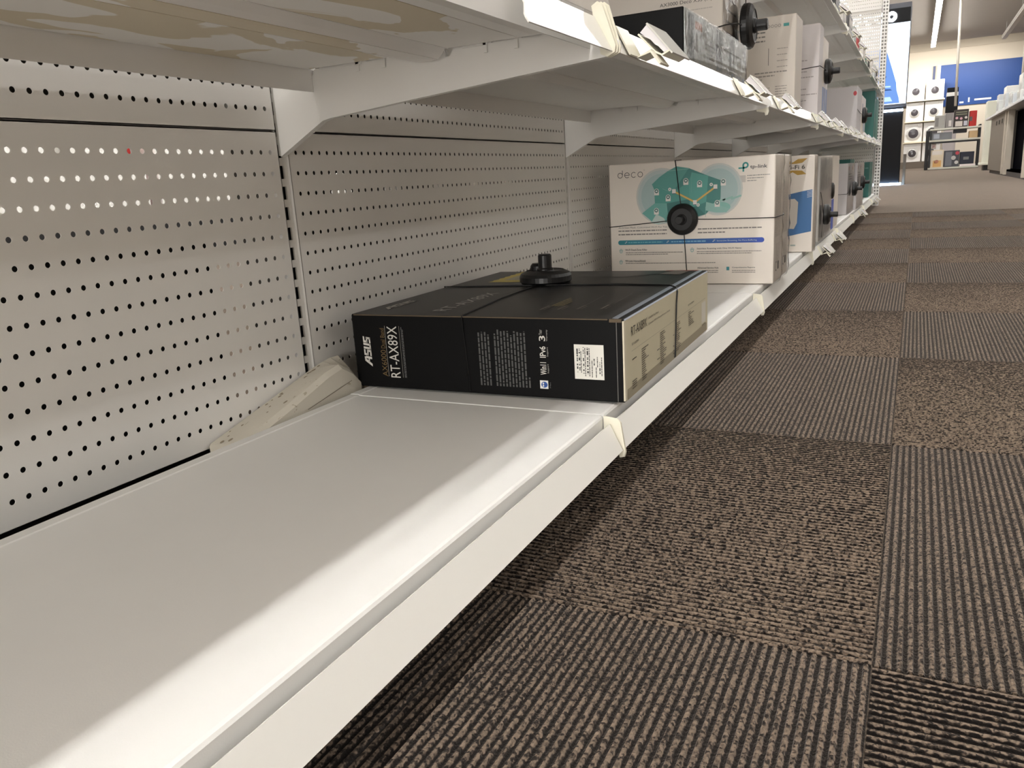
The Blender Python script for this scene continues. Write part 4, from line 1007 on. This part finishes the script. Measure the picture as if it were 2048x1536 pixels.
# ------------------------------------------------------------------ freestanding rack with boxed appliances
ry = 26.3
t = thing('goods_rack', 'black-framed rack with pale shelves holding boxed appliances', 'rack', (1.0, ry, 0))
RB = mat('rack_black', (26, 26, 28), rough=.5); RS = mat('rack_shelf', (206, 204, 192), rough=.5)
for x in (-.02, 1.22):
    for y in (0, .55): MB().box(x, x + .05, y, y + .05, 0, 1.2).build('post', RB, t)
for z in (.06, .84, 1.16): MB().box(-.02, 1.27, -.02, .62, z - .05, z, .004).build('shelf', RS, t)
MB().box(.03, 1.22, -.01, .0, .74, .79).build('rail', RB, t)
MB().box(-.12, -.03, .02, .3, 0, 1.12, .02).build('side_bag', RB, t)
def boxed(name, label, x0, x1, z0, h, rgb, marks=(), d=.4):
    o = MB().box(0, x1 - x0, 0, d, 0, h, .006, 1).build(name, mat('card_%02x%02x%02x' % rgb, rgb, rough=.5, noise=.1, nscale=6), None, (1.0 + x0, ry + .05, z0)); tag(o, label, 'box', 'boxed goods on the rack')
    if marks:
        p = Print((0, -.002, 0), (1, 0, 0), (0, 0, 1))
        for q in marks:
            if len(q) == 5: p.rect(*q[:4], q[4])
            else: p.ell(q[0], q[1], q[2], q[2], q[3], 3, 16)
        p.build('box_print', o)
    return o
boxed('appliance_box', 'cream box with an orange food picture, bottom of the rack', .04, .37, .061, .50, (214, 200, 174), [(.06, .02, .28, .2, (206, 160, 96)), (.1, .12, .14, .2, (176, 110, 70)), (.03, .36, .3, .47, (214, 206, 196)), (.16, .17, .05, (160, 96, 62))])
boxed('appliance_box', 'dark grey box with silver machine picture, bottom of the rack', .39, .78, .061, .46, (66, 68, 74), [(.03, .03, .2, .42, (108, 110, 118)), (.24, .25, .06, (190, 186, 182)), (.32, .12, .05, (200, 198, 194)), (.33, .38, .05, (196, 70, 84))])
boxed('appliance_box', 'navy box with a pale label, bottom of the rack', .80, 1.15, .121, .34, (32, 36, 52), [(.08, .12, .22, .2, (120, 120, 118))])
boxed('flat_box', 'white flat box lying low at the front of the rack', .80, 1.2, .061, .055, (226, 214, 214))
boxed('appliance_box', 'pale small box with a brown label under the middle shelf', .05, .16, .60, .16, (196, 180, 172), [(.02, .03, .09, .1, (130, 84, 74))])
boxed('basin', 'grey metal basin on the middle shelf of the rack', .03, .55, .842, .20, (120, 122, 126), [(.05, .04, .2, .16, (150, 156, 168))])
boxed('basket', 'tan basket on the middle shelf of the rack', .98, 1.2, .842, .19, (196, 166, 124))
boxed('black_tray', 'black tray hung below the top shelf of the rack', .58, .92, 1.0, .10, (24, 24, 28))
boxed('steel_kettle', 'steel grey box on top of the rack, nearest the washers', .08, .34, 1.162, .36, (156, 154, 148), [(.02, .05, .1, .3, (120, 118, 116))])
boxed('steel_jug', 'slim grey and white box on top of the rack', .36, .54, 1.162, .40, (134, 130, 128), [(.08, .04, .15, .2, (206, 200, 196))])
boxed('mug_box', 'black box with pink and white cup pictures on top of the rack', .57, .93, 1.162, .48, (52, 46, 44), [(.04, .33, .32, .36, (120, 122, 100)), (.04, .39, .32, .42, (120, 122, 100)), (.07, .25, .035, (206, 160, 170)), (.18, .23, .035, (206, 160, 170)), (.30, .25, .035, (214, 206, 200)), (.04, .02, .22, .16, (206, 198, 190)), (.25, .03, .34, .16, (190, 190, 200))])
boxed('red_mixer', 'red mixer on top of the rack beside the white slab', .96, 1.14, 1.162, .42, (176, 34, 28), [(.0, .14, .07, .26, (90, 80, 78))])

# tall white slab unit
t = thing('end_unit', 'tall pale unit edge standing between the rack and the display bench', 'display unit', (2.02, 20.6, 0))
MB().box(0, .34, 0, .5, .16, 1.50, .01).build('body', mat('slab_white', (222, 222, 206), rough=.5), t); MB().box(-.06, .36, -.04, .54, .12, .17, .01).build('foot_board', mat('slab_white', (222, 222, 206)), t); MB().box(.02, .32, .02, .5, 0, .12).build('base', RB, t)
MB().box(.335, .352, -.02, .0, .2, 1.3).build('ragged_trim', PAPER, t)
# display bench
t = thing('display_bench', 'long display bench with dark open front along the far side', 'bench', (1.93, 11.4, 0))
BR = mat('bench_brown', (118, 110, 100), rough=.45)
MB().box(-.06, 1.2, .0, 7.0, 1.0, 1.04, .006).build('bench_top', mat('bench_top_white', (226, 226, 228), rough=.35), t)
MB().box(0, .9, 3.45, 6.3, .06, 1.0, .004).build('side_cabinet', BR, t)
for y in (.3, 2.85, 3.30): MB().box(-.012, .08, y, y + .10, 0.02, 1.0, .004).build('leg', mat('bench_leg', (206, 196, 180), rough=.4), t)
MB().box(.16, .9, .2, 3.4, .10, .98).box(.03, .9, .2, 3.4, .07, .10).build('void_shade', mat('void_shade_navy', (5, 5, 12), rough=.9, spec=.02), t)  # solid near-black block painted as the shade in the open front
MB().box(.03, .9, .2, 6.2, 0, .10).build('plinth', mat('bench_kick', (60, 56, 54), rough=.6), t)
mb = MB()
for k in range(3): mb.lathe([(.05, 0), (.05, .008), (.03, .01)], (0, 0, 0), 'x', 14)
for k in range(3):
    MB().box(-.006, 0, 3.9 + .55 * k, 4.02 + .55 * k, .84, .91, .004).build('vent', RB, t)
rnd = random.Random(11)
for i in range(12):
    y = 11.75 + i * .52; h = rnd.uniform(.16, .46); w = rnd.uniform(.3, .46)
    o = MB().box(0, rnd.uniform(.10, .3), 0, w, 0, h, .006, 1).build('glassware_pack', mat('pack_pale_%d' % (i % 3), ((222, 222, 218), (206, 208, 206), (196, 200, 204))[i % 3], rough=.25, coat=.3, noise=.1, nscale=14), None, (1.96 + rnd.uniform(0, .1), y, 1.0403))
    tag(o, 'pale glassware pack on the display bench, %s from its near end' % (ORD + ['tenth', 'eleventh', 'twelfth'])[i + 1], 'pack', 'glassware packs on the bench')
    p = Print((-.0015, w, 0), (0, -1, 0), (0, 0, 1)); p.ell(w * .3, h * .6, .04, .05, (160, 164, 166)); p.ell(w * .7, h * .6, .04, .05, (150, 154, 158)); p.rect(.03, .03, w - .03, .08, (120, 170, 206) if i % 5 == 4 else (186, 188, 188)); p.build('pack_print', o)
